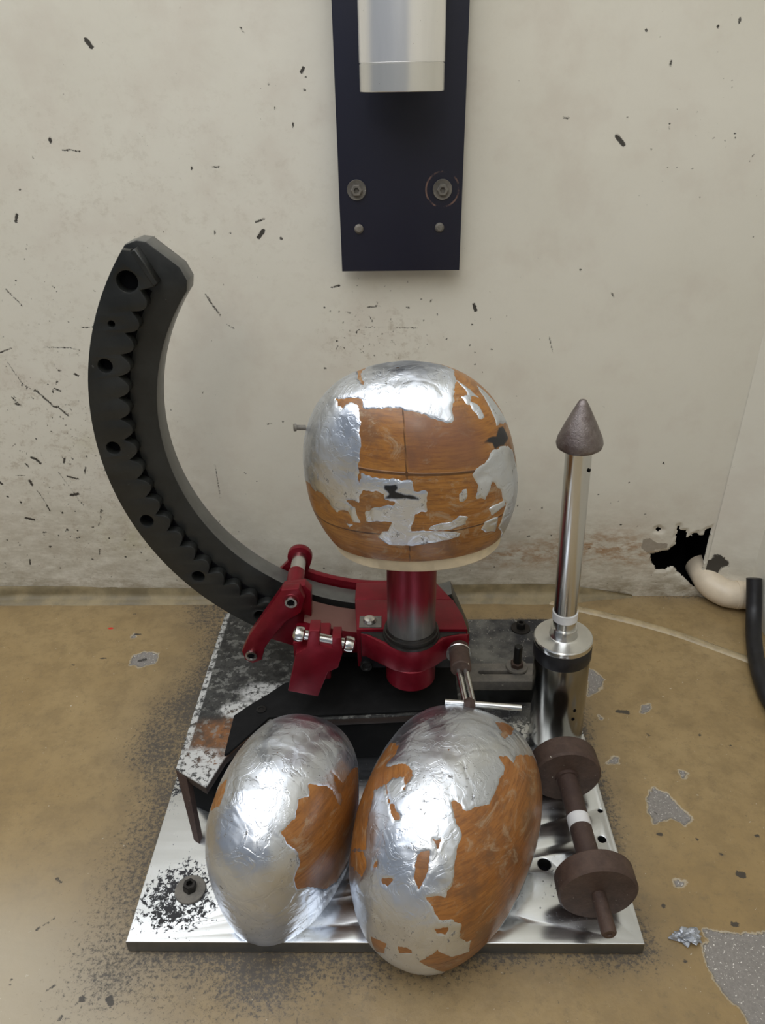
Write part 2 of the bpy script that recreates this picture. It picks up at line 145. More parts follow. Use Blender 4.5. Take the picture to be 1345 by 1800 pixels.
def floor_material():
    M = Mat('worn_tan_floor_paint')
    big = M.noise(4, 5); mid = M.noise(30, 6, .7)
    c = M.mix(M.ramp(big, .3, .7), (.265, .180, .078), (.335, .240, .115))
    c = M.mix(M.ramp(mid, .4, .65, 0, .6), c, (.21, .145, .065)); c = M.mix(M.ramp(M.noise(90, 7, .8), .5, .68, 0, .45), c, (.15, .11, .06))
    c = M.mix(M.ramp(M.attr('pale_gloss'), 0, 1, 0, .85), c, (.46, .40, .30))
    sp = M.noise(300, 3, .6); c = M.mix(M.ramp(sp, .70, .74, 0, .7), c, (.09, .07, .04))
    sp = M.noise(210, 3, .6, M.obj((1, 1, 1), (5, 2, 1))); c = M.mix(M.ramp(sp, .705, .73, 0, .8), c, (.55, .50, .40))
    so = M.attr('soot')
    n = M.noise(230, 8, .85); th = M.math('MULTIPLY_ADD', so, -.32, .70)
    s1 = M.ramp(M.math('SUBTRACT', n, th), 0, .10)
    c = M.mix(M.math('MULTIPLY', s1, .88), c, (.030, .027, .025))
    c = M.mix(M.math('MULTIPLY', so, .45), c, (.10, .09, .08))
    jag = M.math('MULTIPLY', M.math('SUBTRACT', M.noise(190, 6, .75), .5), .009)
    e = M.math('ADD', M.attr('chip'), jag)
    rim = M.ramp(e, -.0018, -.0006)
    c = M.mix(M.math('MULTIPLY', rim, .5), c, (.50, .46, .37))
    con = M.mix(M.noise(380, 5, .8), (.10, .09, .08), (.33, .305, .275))
    con = M.mix(M.ramp(M.noise(520, 2), .62, .7), con, (.65, .62, .56))
    inn = M.ramp(e, .0002, .0008)
    c = M.mix(inn, c, con)
    mk = M.ramp(M.math('ADD', M.attr('mark'), jag), -.0004, .0006)
    c = M.mix(M.math('MULTIPLY', mk, .9), c, (.035, .032, .03))
    c = M.mix(M.blob((-.3983, .8222, 0), .004, .0008, .002, 300, (1, 1.9, 1)), c, (.55, .03, .02))
    M.set(c, M.mix(inn, M.ramp(mid, .3, .7, .26, .40), .8) if False else M.math('MULTIPLY_ADD', inn, .5, M.ramp(mid, .3, .7, .27, .42)), 0)
    M.bump(M.noise(10, 4), .4, .004); M.bump(M.noise(160, 5, .7), .25, .0008)
    M.bump(M.math('SUBTRACT', 1, inn), .7, .0012)
    return M.m
def foil_material():
    M = Mat('creased_aluminium_foil')
    n = M.noise(25, 4)
    c = M.mix(n, (.64, .69, .78), (.78, .82, .88))
    ag = M.ramp(M.noise(14, 5), .45, .7)
    c = M.mix(M.math('MULTIPLY', ag, .45), c, (.62, .60, .52))
    tear = M.noise(170, 5, .8, M.obj((1, 1, .6))); tm = M.math('MULTIPLY', M.ramp(tear, .60, .63), M.ramp(M.noise(18, 2, .5, M.obj((1, 1, 1), (2, 2, 2))), .44, .56))
    c = M.mix(M.math('MULTIPLY', tm, .85), c, (.07, .06, .05))
    bk = M.ramp(M.attr('black'), -.004, .004)
    c = M.mix(bk, c, (.008, .009, .012))
    M.set(c, M.math('MULTIPLY_ADD', ag, .12, M.ramp(n, .3, .7, .28, .40)), M.math('SUBTRACT', 1, M.math('MAXIMUM', bk, M.math('MULTIPLY', tm, .8))))
    M.bump(M.noise(11, 3, .5, None, 1.2), .75, .007)
    M.bump(M.voro(26, 'DISTANCE_TO_EDGE', M.obj((1, 1, .5))), .4, .004)
    M.bump(M.ramp(M.noise(45, 4, .6, None, 2.0), .44, .52), .25, .0008)
    M.bump(M.noise(210, 4, .7), .12, .0005)
    return M.m
def wood_material(name, a, b, dk):
    M = Mat(name)
    g = M.noise(9, 8, .6, M.obj((1, 1, 6)), .8); f = M.noise(60, 8, .7, M.obj((1, 1, 9)))
    c = M.mix(M.ramp(g, .3, .7), a, b)
    c = M.mix(M.ramp(f, .42, .66, 0, .8), c, dk)
    c = M.mix(M.ramp(M.noise(22, 7, .7), .44, .64, 0, .75), c, (.14, .065, .028))
    c = M.mix(M.ramp(M.noise(24, 8, .78, M.obj((1, 1, 1.5), (4, 4, 1)), 1.5), .53, .64, 0, .6), c, (.36, .27, .17))
    c = M.mix(M.math('MULTIPLY', M.attr('dull'), .8), c, M.mix(M.noise(28, 6, .7), (.11, .055, .028), (.22, .085, .05)))
    sm = M.ramp(M.attr('seam'), .0002, .0009, 1, 0)
    c = M.mix(M.math('MULTIPLY', sm, .75), c, (.03, .012, .006))
    bk = M.ramp(M.attr('black'), -.004, .004)
    c = M.mix(bk, c, (.008, .009, .012))
    M.set(c, .42, 0, .25)
    M.bump(f, .15, .0006); M.bump(M.math('SUBTRACT', 1, sm), .6, .001)
    return M.m
def plate_material():
    M = Mat('brushed_steel_with_oil_specks')
    n = M.noise(8, 4, .6, M.obj((1, 12, 1)))
    c = M.mix(n, (.62, .65, .68), (.78, .80, .82))
    z1 = M.blob((-.198, .415, .016), .042, .025, .02, 40)
    z2 = M.blob((.17, .735, .016), .13, .05, .04, 40)
    z3 = M.blob((-.225, .60, .016), .09, .05, .03, 40)
    z4 = M.blob((.16, .42, .016), .05, .04, .03, 40)
    z = M.math('MAXIMUM', M.math('MAXIMUM', z1, M.math('MULTIPLY', z2, 1.35)), M.math('MAXIMUM', z3, M.math('MULTIPLY', z4, .55)))
    sp = M.noise(230, 6, .72, M.obj((1, 1, 1)), .4)
    s = M.ramp(M.math('SUBTRACT', sp, M.math('MULTIPLY_ADD', z, -.30, .76)), 0, .03)
    tiny = M.ramp(M.noise(400, 3), .70, .73)
    s = M.math('MAXIMUM', s, M.math('MULTIPLY', tiny, .7))
    c = M.mix(M.math('MULTIPLY', s, .97), c, (.012, .011, .012))
    g = M.math('MULTIPLY', z2, M.ramp(M.noise(20, 5), .35, .7))
    c = M.mix(M.math('MULTIPLY', g, .5), c, (.30, .29, .25))
    M.set(c, M.math('MULTIPLY_ADD', s, .35, M.ramp(n, .3, .7, .17, .27)), M.math('SUBTRACT', 1, s), spec=.15)
    M.bump(M.noise(60, 3, .5, M.obj((1, 14, 1))), .03, .0004)
    return M.m
def block_material():
    M = Mat('chipped_black_paint_on_steel')
    n = M.noise(26, 8, .75)
    c = M.mix(M.ramp(M.noise(110, 6, .75), .4, .6), (.012, .012, .012), (.040, .040, .036))
    chips = M.ramp(M.noise(95, 7, .72, M.obj((1, 1, 1), (1, 1, 0))), .53, .60)
    bare_col = (.50, .50, .48)  # colour of bare steel where the paint is gone
    bare = M.math('MAXIMUM', M.blob((-.135, .610, .08), .017, .004, .022, 50, (.45, 1.1, 1)), M.blob((-.165, .585, .08), .012, .003, .016, 60, (.5, 1, 1)))
    bare = M.math('MAXIMUM', bare, M.blob((-.195, .507, .08), .024, .006, .026, 70, (.8, 1, 1)))
    edge = M.math('MULTIPLY', M.ramp(M.axis(0), -.2095, -.2075, 1, 0), M.ramp(M.noise(90, 5, .7), .38, .5))
    bare = M.math('MAXIMUM', bare, edge)
    bare = M.math('MULTIPLY', bare, M.ramp(M.noise(150, 6, .75), .42, .50))
    rust = M.blob((-.168, .540, .08), .036, .012, .03, 40, (.9, 1, 1))
    c = M.mix(M.math('MULTIPLY', rust, M.ramp(M.noise(80, 6, .7), .3, .5)), c, M.mix(M.ramp(M.noise(45, 6, .7), .35, .65), (.050, .030, .018), (.20, .080, .022)))
    side = M.ramp(M.axis(2), .0780, .0792, 1, 0)
    c = M.mix(M.math('MULTIPLY', chips, .6), c, (.20, .20, .18)); c = M.mix(side, c, (.035, .022, .016)); bare = M.math('MULTIPLY', bare, M.math('SUBTRACT', 1, side))
    c = M.mix(bare, c, bare_col)
    M.set(c, .6, M.math('MULTIPLY', bare, .3))
    M.bump(n, .3, .001)
    return M.m
def arc_material():
    M = Mat('black_oxide_steel'); n = M.noise(18, 6, .7)
    c = M.mix(M.ramp(n, .3, .7), (.014, .015, .014), (.026, .027, .025))
    c = M.mix(M.ramp(M.noise(140, 6, .75), .66, .72, 0, .5), c, (.16, .16, .15))
    M.set(c, M.ramp(n, .3, .7, .30, .42), .2); M.bump(M.noise(260, 3), .12, .0004); return M.m
def red_material():
    M = Mat('red_anodised_aluminium'); n = M.noise(30, 6, .7)
    c = M.mix(M.ramp(n, .3, .7), (.15, .003, .010), (.22, .006, .018))
    c = M.mix(M.ramp(M.noise(110, 6, .7), .62, .72, 0, .35), c, (.10, .006, .010))
    M.set(c, M.ramp(n, .3, .7, .28, .4), .45); M.bump(M.noise(300, 3), .08, .0004); return M.m
def post_material():
    M = Mat('red_tube_rubbed_to_metal'); n = M.noise(30, 6, .7, M.obj((3, 3, .5)))
    c = M.mix(M.ramp(n, .3, .7), (.14, .004, .014), (.20, .007, .022))
    w = M.ramp(M.math('ADD', M.axis(2), M.math('MULTIPLY', M.math('SUBTRACT', n, .5), .06)), .190, .232, 1, 0)
    c = M.mix(w, c, M.mix(M.noise(60, 5, .7, M.obj((3, 3, .5))), (.06, .055, .055), (.24, .235, .22)))
    M.set(c, .35, .5); return M.m
def saddle_material():
    M = Mat('worn_red_anodised'); n = M.noise(24, 5)
    top = M.ramp(M.math('MULTIPLY', M.attr('top'), 1), .3, .7)
    c = M.mix(top, (.16, .005, .012), M.mix(n, (.15, .065, .055), (.22, .12, .10)))
    M.set(c, .4, .35); return M.m
def rust_material(name, a, b):
    M = Mat(name); n = M.noise(35, 8, .75); f = M.noise(160, 6, .8)
    c = M.mix(M.ramp(n, .3, .7), a, b); c = M.mix(M.ramp(f, .6, .72, 0, .6), c, (.20, .15, .11))
    c = M.mix(M.ramp(M.noise(240, 2), .73, .75), c, (.50, .46, .38))
    M.set(c, .62, .15); M.bump(f, .5, .0012); M.bump(n, .3, .003); return M.m
def brushed(name, a, b, rough, band=None, metal=1.0):
    M = Mat(name); n = M.noise(30, 4, .6, M.obj((4, 4, .25))); c = M.mix(n, a, b)
    c = M.mix(M.ramp(M.noise(190, 5, .7), .68, .72, 0, .7), c, (.10, .09, .08))
    M.set(c, rough, metal); M.bump(n, .08, .0006); return M.m
def tube_material():
    M = Mat('brushed_aluminium_tube'); n = M.noise(60, 5, .6, M.obj((3, 3, .3)))
    c = M.mix(n, (.84, .84, .83), (.94, .93, .92))
    c = M.mix(M.ramp(M.axis(2), .6715, .6725, .40, 0), c, (.50, .49, .42))
    c = M.mix(M.ramp(M.noise(260, 4, .7), .70, .73, 0, .7), c, (.12, .11, .10))
    M.set(c, .30, .85); M.bump(n, .1, .0006); return M.m
def navy_material():
    M = Mat('dark_navy_painted_steel'); n = M.noise(20, 6)
    c = M.mix(n, (.006, .007, .020), (.010, .012, .028))
    c = M.mix(M.ramp(M.noise(75, 7, .8), .70, .74, 0, .5), c, (.10, .10, .09))
    ring = M.math('ABSOLUTE', M.math('SUBTRACT', M.math('SQRT', M.math('ADD', M.math('POWER', M.math('SUBTRACT', M.axis(0), .0522), 2), M.math('POWER', M.math('SUBTRACT', M.axis(2), .5564), 2))), .0175))
    rm = M.math('MULTIPLY', M.ramp(ring, .0004, .0012, 1, 0), M.ramp(M.noise(60, 4), .42, .56))
    c = M.mix(M.math('MULTIPLY', rm, .8), c, (.22, .13, .10))
    M.set(c, .45, 0); M.bump(M.noise(200, 4), .15, .0005); return M.m

M_wall = wall_material(); M_floor = floor_material(); M_foil = foil_material()
M_wood_u = wood_material('orange_brown_varnished_wood_upper', (.30, .118, .018), (.36, .16, .035), (.17, .062, .014))
M_wood = wood_material('orange_brown_varnished_wood', (.27, .098, .018), (.35, .145, .035), (.17, .060, .014))
M_plate = plate_material(); M_block = block_material(); M_arc = arc_material(); M_red = red_material(); M_post = post_material()
M_arc_lit = simple('arc_steel_lit_grey', (.13, .13, .12), .35, .3, wear=.2, scale=25); M_saddle = saddle_material(); M_rust = rust_material('brown_rusted_iron', (.042, .024, .018), (.090, .055, .040))
M_rustb = rust_material('dark_rusted_iron', (.040, .022, .018), (.075, .045, .034))
M_steel = brushed('polished_steel', (.60, .60, .58), (.74, .74, .72), .22)
M_steeld = brushed('dull_steel_cylinder', (.25, .245, .22), (.36, .35, .32), .2)
M_edge = brushed('edge_dark_reflection', (.17, .17, .16), (.25, .25, .24), .4); M_tube = tube_material(); M_navy = navy_material()
M_black = simple('black_rubber_and_gap_shade', (.010, .010, .012), .45); M_blackm = simple('black_oily_metal', (.012, .012, .011), .4, .3)
M_mattblack = simple('matt_black_and_cavity_shade', (.010, .010, .010), .85, spec=.15)
M_void = simple('dark_void', (.004, .004, .005), .9, spec=.1)  # near-black stands in for shade inside holes and recesses
M_white = simple('white_tape', (.66, .66, .66), .5, wear=.06); M_cream = simple('cream_plywood_edge', (.62, .52, .36), .6, wear=.1)
M_pvc = simple('cream_pvc', (.66, .56, .42), .4, wear=.08, scale=25); M_chrome = simple('chrome_screw', (.62, .60, .56), .25, 1.0)
M_iron = rust_material('weathered_grey_bolt', (.10, .095, .085), (.20, .18, .15)); M_darkbolt = simple('blackened_bolt', (.03, .027, .024), .4, .6)
M_cone = rust_material('mottled_grey_steel_tip', (.13, .10, .095), (.26, .23, .22)); M_cone.node_tree.nodes['Principled BSDF'].inputs['Metallic'].default_value = .8
M_cone.node_tree.nodes['Principled BSDF'].inputs['Roughness'].default_value = .35
M_bead = simple('painted_sealant_bead', (.22, .175, .095), .55, wear=.3, scale=20, bump=.4)
M_ridge = simple('beige_painted_ridge', (.36, .285, .165), .3, wear=.2, scale=40)

# ---------------------------------------------------------------- mesh helpers
def link(name, me, mat, parent=None, smooth=None, kind=None):
    if mat is not None: me.materials.append(mat)
    o = bpy.data.objects.new(name, me); COL.objects.link(o)
    if parent is not None:
        o.parent = parent
        w = Vector((0, 0, 0)); p = parent
        while p is not None: w += p.location; p = p.parent
        o.location = -w           # vertices are written in world metres
    if smooth is not None:
        me.polygons.foreach_set('use_smooth', [True] * len(me.polygons)); me.set_sharp_from_angle(angle=radians(smooth))
    if kind: o['kind'] = kind
    return o
def root(name, loc, label, cat, group=None):
    o = bpy.data.objects.new(name, None); COL.objects.link(o); o.location = loc; o.empty_display_size = .02
    o['label'] = label; o['category'] = cat
    if group: o['group'] = group
    return o
def from_bm(bm):
    bmesh.ops.recalc_face_normals(bm, faces=bm.faces)
    me = bpy.data.meshes.new('m'); bm.to_mesh(me); bm.free(); return me
def frame(d):
    d = Vector(d).normalized(); a = Vector((0, 0, 1)) if abs(d.z) < .9 else Vector((1, 0, 0))
    u = a.cross(d).normalized(); return u, d.cross(u), d
def lathe(profile, base, axis=(0, 0, 1), seg=48, bm=None):
    own = bm is None
    if own: bm = bmesh.new()
    u, v, d = frame(axis); base = Vector(base); rings = []
    for r, h in profile:
        if r < 1e-7: rings.append([bm.verts.new(base + d * h)])
        else: rings.append([bm.verts.new(base + d * h + (u * cos(2 * pi * k / seg) + v * sin(2 * pi * k / seg)) * r) for k in range(seg)])
    for a, b in zip(rings, rings[1:]):
        for k in range(seg):
            k2 = (k + 1) % seg
            if len(a) == 1 and len(b) == 1: continue
            if len(a) == 1: bm.faces.new((a[0], b[k], b[k2]))
            elif len(b) == 1: bm.faces.new((a[k], a[k2], b[0]))
            else: bm.faces.new((a[k], a[k2], b[k2], b[k]))
    if own: return from_bm(bm)
def cyl_profile(r, h, bev=.0008, r0=None):
    return [(0, 0), (r - bev, 0), (r, bev), (r, h - bev), (r - bev, h), (0, h)]
def sweep(pts, rad, seg=20, bm=None, caps=True):
    own = bm is None
    if own: bm = bmesh.new()
    pts = [Vector(p) for p in pts]; n = len(pts); rads = rad if isinstance(rad, (list, tuple)) else [rad] * n
    rings = []; pu = None
    for i, p in enumerate(pts):
        t = (pts[min(i + 1, n - 1)] - pts[max(i - 1, 0)]).normalized()
        if pu is None: u, v, _ = frame(t)
        else: u = (pu - t * pu.dot(t)).normalized(); v = t.cross(u)
        pu = u
        rings.append([bm.verts.new(p + (u * cos(2 * pi * k / seg) + v * sin(2 * pi * k / seg)) * rads[i]) for k in range(seg)])
    for a, b in zip(rings, rings[1:]):
        for k in range(seg): bm.faces.new((a[k], a[(k + 1) % seg], b[(k + 1) % seg], b[k]))
    if caps: bm.faces.new(rings[0]); bm.faces.new(rings[-1])
    if own: return from_bm(bm)
def spline(pts, k=8):
    P = [Vector(p) for p in pts]; P = [P[0] * 2 - P[1]] + P + [P[-1] * 2 - P[-2]]; out = []
    for i in range(1, len(P) - 2):
        for j in range(k):
            t = j / k; a, b, c, d = P[i - 1:i + 3]
            out.append(.5 * ((2 * b) + (c - a) * t + (2 * a - 5 * b + 4 * c - d) * t * t + (3 * b - a - 3 * c + d) * t ** 3))
    out.append(P[-2]); return out
def extrude_loops(loops, plane, lo, hi, bevel=.0006):
    """loops: first outline, others holes. plane 'XZ' -> extruded along Y lo..hi ; 'XY' -> along Z"""
    cu = bpy.data.curves.new('c', 'CURVE'); cu.dimensions = '2D'; cu.fill_mode = 'BOTH'
    for L in loops:
        s = cu.splines.new('POLY'); s.points.add(len(L) - 1); s.use_cyclic_u = True
        for p, q in zip(s.points, L): p.co = (q[0], q[1], 0, 1)
    th = (hi - lo) / 2; cu.extrude = max(th - bevel, 1e-5); cu.bevel_depth = bevel; cu.bevel_resolution = 1; cu.offset = -bevel
    o = bpy.data.objects.new('c', cu); COL.objects.link(o)
    dg = bpy.context.evaluated_depsgraph_get(); me = bpy.data.meshes.new_from_object(o.evaluated_get(dg))
    bpy.data.objects.remove(o); bpy.data.curves.remove(cu); me.materials.clear()
    n = len(me.vertices); co = np.empty(n * 3, 'f'); me.vertices.foreach_get('co', co); co = co.reshape(-1, 3)
    mid = (lo + hi) / 2
    if plane == 'XZ': new = np.stack([co[:, 0], mid + co[:, 2] * -1, co[:, 1]], 1)
    else: new = np.stack([co[:, 0], co[:, 1], mid + co[:, 2]], 1)
    me.vertices.foreach_set('co', new.astype('f').ravel())
    bm = bmesh.new(); bm.from_mesh(me); bmesh.ops.remove_doubles(bm, verts=bm.verts, dist=1e-6); bpy.data.meshes.remove(me)
    return from_bm(bm)
def box(x0, x1, y0, y1, z0, z1, bev=.0008):
    bm = bmesh.new(); bmesh.ops.create_cube(bm, size=1)
    for v in bm.verts: v.co = Vector(((x0 + x1) / 2 + v.co.x * (x1 - x0), (y0 + y1) / 2 + v.co.y * (y1 - y0), (z0 + z1) / 2 + v.co.z * (z1 - z0)))
    if bev: bmesh.ops.bevel(bm, geom=bm.edges[:], offset=bev, segments=2, affect='EDGES')
    return from_bm(bm)
def hexbolt(base, axis, r, h, bore=True):
    bm = bmesh.new(); u, v, d = frame(axis); base = Vector(base)
    def ring(rr, hh, n=6): return [bm.verts.new(base + d * hh + (u * cos(2 * pi * k / n) + v * sin(2 * pi * k / n)) * rr) for k in range(n)]
    R = [ring(r, 0), ring(r, h * .85), ring(r * .88, h)]
    if bore: R += [ring(r * .5, h), ring(r * .45, h * .4)]
    for a, b in zip(R, R[1:]):
        for k in range(6): bm.faces.new((a[k], a[(k + 1) % 6], b[(k + 1) % 6], b[k]))
    bm.faces.new(R[-1]); bm.faces.new(R[0]); return from_bm(bm)
def grid_mesh(X, keep=None, wrap=False, attrs=None):
    """X (nv,nu,3) ; wrap in u"""
    nv, nu = X.shape[:2]; idx = np.arange(nv * nu).reshape(nv, nu)
    if wrap: a = idx[:-1]; b = np.roll(idx, -1, 1)[:-1]; c = np.roll(idx, -1, 1)[1:]; d = idx[1:]
    else: a = idx[:-1, :-1]; b = idx[:-1, 1:]; c = idx[1:, 1:]; d = idx[1:, :-1]
    F = np.stack([a, b, c, d], -1).reshape(-1, 4)
    if keep is not None: F = F[keep.reshape(-1)[F].any(1)]
    used = np.unique(F); remap = -np.ones(nv * nu, int); remap[used] = np.arange(len(used)); F = remap[F]
    co = X.reshape(-1, 3)[used]
    me = bpy.data.meshes.new('g'); me.vertices.add(len(co)); me.vertices.foreach_set('co', co.astype('f').ravel())
    me.loops.add(F.size); me.loops.foreach_set('vertex_index', F.astype('i').ravel())
    me.polygons.add(len(F)); me.polygons.foreach_set('loop_start', np.arange(0, F.size, 4, dtype='i'))
    me.polygons.foreach_set('use_smooth', np.ones(len(F), bool))
    me.update(calc_edges=True)
    for k, v in (attrs or {}).items():
        at = me.attributes.new(k, 'FLOAT', 'POINT'); at.data.foreach_set('value', v.reshape(-1)[used].astype('f'))
    return me
def vnoise(P, scale, seed=0):
    P = P * scale + seed * 17.13; I = np.floor(P).astype(np.int64); Fr = P - I; Fr = Fr * Fr * (3 - 2 * Fr); out = 0
    for dx in (0, 1):
        for dy in (0, 1):
            for dz in (0, 1):
                h = (I[..., 0] + dx) * 374761393 + (I[..., 1] + dy) * 668265263 + (I[..., 2] + dz) * 2147483647 + seed * 9176
                h = (h ^ (h >> 13)) * 1274126177; h = (h ^ (h >> 16)) & 0xffff
                w = (Fr[..., 0] if dx else 1 - Fr[..., 0]) * (Fr[..., 1] if dy else 1 - Fr[..., 1]) * (Fr[..., 2] if dz else 1 - Fr[..., 2])
                out = out + w * (h / 65535.0)
    return out - .5
def fbm(P, scale, octv=4, seed=0):
    o = 0; a = 1
    for i in range(octv): o = o + a * vnoise(P, scale * 2 ** i, seed + i); a *= .5
    return o
def sdf_poly(px, py, poly):
    """signed distance, positive inside"""
    d = np.full(px.shape, 1e9); ins = np.zeros(px.shape, bool); n = len(poly)
    for i in range(n):
        ax, ay = poly[i]; bx, by = poly[(i + 1) % n]
        ex, ey = bx - ax, by - ay; L = ex * ex + ey * ey + 1e-12
        t = np.clip(((px - ax) * ex + (py - ay) * ey) / L, 0, 1)
        d = np.minimum(d, (px - ax - t * ex) ** 2 + (py - ay - t * ey) ** 2)
        if by != ay: ins ^= ((ay > py) != (by > py)) & (px < (bx - ax) * (py - ay) / (by - ay) + ax)
    d = np.sqrt(d); return np.where(ins, d, -d)
def sdf_caps(px, py, caps, far=-.05):
    out = np.full(px.shape, far)
    for pts, r in caps:
        xs = [p[0] for p in pts]; ys = [p[1] for p in pts]
        m = (px > min(xs) - .012) & (px < max(xs) + .012) & (py > min(ys) - .012) & (py < max(ys) + .012)
        if not m.any(): continue
        x, y = px[m], py[m]; d = np.full(x.shape, 1e9)
        for (ax, ay), (bx, by) in zip(pts, pts[1:]):
            ex, ey = bx - ax, by - ay; t = np.clip(((x - ax) * ex + (y - ay) * ey) / (ex * ex + ey * ey + 1e-12), 0, 1)
            d = np.minimum(d, np.hypot(x - ax - t * ex, y - ay - t * ey))
        out[m] = np.maximum(out[m], r - d)
    return out
def sdf_polys(px, py, polys, far=-.05, pad=.02):
    out = np.full(px.shape, far)
    for poly in polys:
        xs = [p[0] for p in poly]; ys = [p[1] for p in poly]
        m = (px > min(xs) - pad) & (px < max(xs) + pad) & (py > min(ys) - pad) & (py < max(ys) + pad)
        if m.any(): out[m] = np.maximum(out[m], sdf_poly(px[m], py[m], poly))
    return out
def gauss(x, y, cx, cy, sx, sy): return np.exp(-((x - cx) / sx) ** 2 - ((y - cy) / sy) ** 2)

YW = .892
# ================================================================= setting
# back wall, a fine grid with a real broken hole
xs = np.concatenate([np.linspace(-2.6, -.64, 16)[:-1], np.linspace(-.64, .443, 640)])
zs = np.concatenate([np.linspace(0, .775, 460), np.linspace(.775, 2.2, 10)[1:]])
gx, gz = np.meshgrid(xs, zs)
P3 = np.stack([gx, gx * 0, gz], -1)
hs = sdf_polys(gx, gz, [[(min(a, .4405), b) for a, b in p] for p in WH]) + fbm(P3, 130, 3, 3) * .005
hs = np.where(gx > .4395, -.01, hs)
rng = random.Random(5)
caps = list(WM)
def cluster(n, cx, cz, sx, sz, rl=(.0005, .0013)):
    for _ in range(n):
        x = rng.gauss(cx, sx); z = rng.gauss(cz, sz); a = rng.uniform(0, pi); l = rng.uniform(0, .004) * rng.random() ** 2
        caps.append(([(x, z), (x + cos(a) * l, z + sin(a) * l)], rng.uniform(*rl) * (1.2 - l * 60)))
cluster(45, -.02, .385, .055, .03, (.0004, .0010)); cluster(130, -.42, .27, .08, .11, (.0004, .0010)); cluster(60, -.40, .10, .12, .03); cluster(40, -.45, .45, .06, .05, (.0004, .0009)); cluster(50, -.1, .40, .25, .25, (.0003, .0008)); cluster(25, .33, .62, .05, .05, (.0004, .0008)); cluster(30, .2, .12, .1, .03)
mark = sdf_caps(gx, gz, caps)
peel = sdf_polys(gx, gz, WP)
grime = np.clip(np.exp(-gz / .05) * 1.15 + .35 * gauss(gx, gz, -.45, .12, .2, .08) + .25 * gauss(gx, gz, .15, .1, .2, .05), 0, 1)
rust = np.clip(gauss(gx, gz, .27, .085, .075, .03) + .8 * gauss(gx, gz, .16, .07, .06, .02) + .5 * gauss(gx, gz, .34, .07, .03, .03), 0, 1)
yellow = np.clip(gauss(gx, gz, -.36, .11, .06, .04) + gauss(gx, gz, -.40, .25, .03, .02) * .7, 0, 1)
scuff = np.clip(.15 + .9 * gauss(gx, gz, -.43, .22, .12, .14) + .8 * gauss(gx, gz, -.02, .385, .06, .035) + .9 * np.exp(-gz / .07) + .3 * gauss(gx, gz, -.3, .55, .3, .15), 0, 1)
Xw = np.stack([gx, np.full(gx.shape, YW) + fbm(P3, 3, 3, 8) * .004, gz], -1)
# curl the paint at the hole inward a little, and snap the rim
Xw[..., 1] += np.where((hs > -.004) & (hs < .003), (hs + .004) * .5, 0)
me = grid_mesh(Xw, hs < 0.0, attrs=dict(mark=mark, peel=peel, grime=grime, rust=rust, yellow=yellow, scuff=scuff))
wall = link('wall_back', me, M_wall); wall['kind'] = 'structure'
# dark recess behind the hole
bm = bmesh.new()
v = [bm.verts.new(p) for p in [(.34, YW + .006, 0), (.443, YW + .006, 0), (.443, YW + .006, .14), (.34, YW + .006, .14), (.33, YW + .12, -.0), (.46, YW + .12, 0), (.46, YW + .12, .16), (.33, YW + .12, .16)]]
for f in [(4, 5, 6, 7), (0, 4, 7, 3), (1, 2, 6, 5), (3, 7, 6, 2), (0, 1, 5, 4)]: bm.faces.new([v[i] for i in f])
o = link('wall_cavity', from_bm(bm), M_void); o['kind'] = 'structure'
# chamfer strip and right wall
def wall_strip(name, p0, p1):
    n = max(2, int((Vector(p1) - Vector(p0)).length / .004)); n = min(n, 120)
    t = np.linspace(0, 1, n); z = np.concatenate([np.linspace(0, .6, 150), np.linspace(.6, 2.2, 8)[1:]]); T, Z = np.meshgrid(t, z)
    X = np.stack([p0[0] + (p1[0] - p0[0]) * T, p0[1] + (p1[1] - p0[1]) * T, Z], -1)
    s = Z * 0
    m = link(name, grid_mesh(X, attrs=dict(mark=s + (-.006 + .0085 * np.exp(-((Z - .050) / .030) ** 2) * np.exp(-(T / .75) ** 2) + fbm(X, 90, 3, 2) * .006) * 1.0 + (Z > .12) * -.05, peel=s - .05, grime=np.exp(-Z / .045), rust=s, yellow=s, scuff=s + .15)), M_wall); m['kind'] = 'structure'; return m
wall_strip('wall_right_chamfer', (.4425, YW), (.499, .872)).name = 'wall_corner'
wr_ = bpy.data.meshes.new('w'); wr_.from_pydata([(.499, .872, 0), (.515, -.9, 0), (.515, -.9, 2.2), (.499, .872, 2.2)], [], [(0, 1, 2, 3)])
o = link('wall_right', wr_, M_wall); o['kind'] = 'structure'
for k in ('mark', 'peel'):
    at = wr_.attributes.new(k, 'FLOAT', 'POINT'); at.data.foreach_set('value', [-.05] * 4)
# floor
xs = np.concatenate([np.linspace(-2.6, -.44, 18)[:-1], np.linspace(-.44, .52, 600)])
ys = np.concatenate([np.linspace(-1.2, .29, 12)[:-1], np.linspace(.29, YW + .003, 378)])
gx, gy = np.meshgrid(xs, ys); P3 = np.stack([gx, gy, gx * 0], -1)
chip = sdf_polys(gx, gy, FP); chip = np.where(chip > -.03, chip + fbm(P3, 90, 3, 12) * .0045, chip)
fmk = sdf_caps(gx, gy, FM)
dx = np.maximum(np.maximum(-.2355 - gx, gx - .2115), 0); dy = np.maximum(np.maximum(.374 - gy, gy - .82), 0)
dpl = np.hypot(dx, dy)
left = gx < 0
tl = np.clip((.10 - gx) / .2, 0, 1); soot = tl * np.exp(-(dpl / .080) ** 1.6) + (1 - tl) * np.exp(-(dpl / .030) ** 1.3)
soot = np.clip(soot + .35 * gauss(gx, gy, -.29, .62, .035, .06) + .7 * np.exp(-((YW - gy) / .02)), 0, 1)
soot *= np.clip(.95 + .5 * fbm(P3, 12, 3, 5), .3, 1.1)
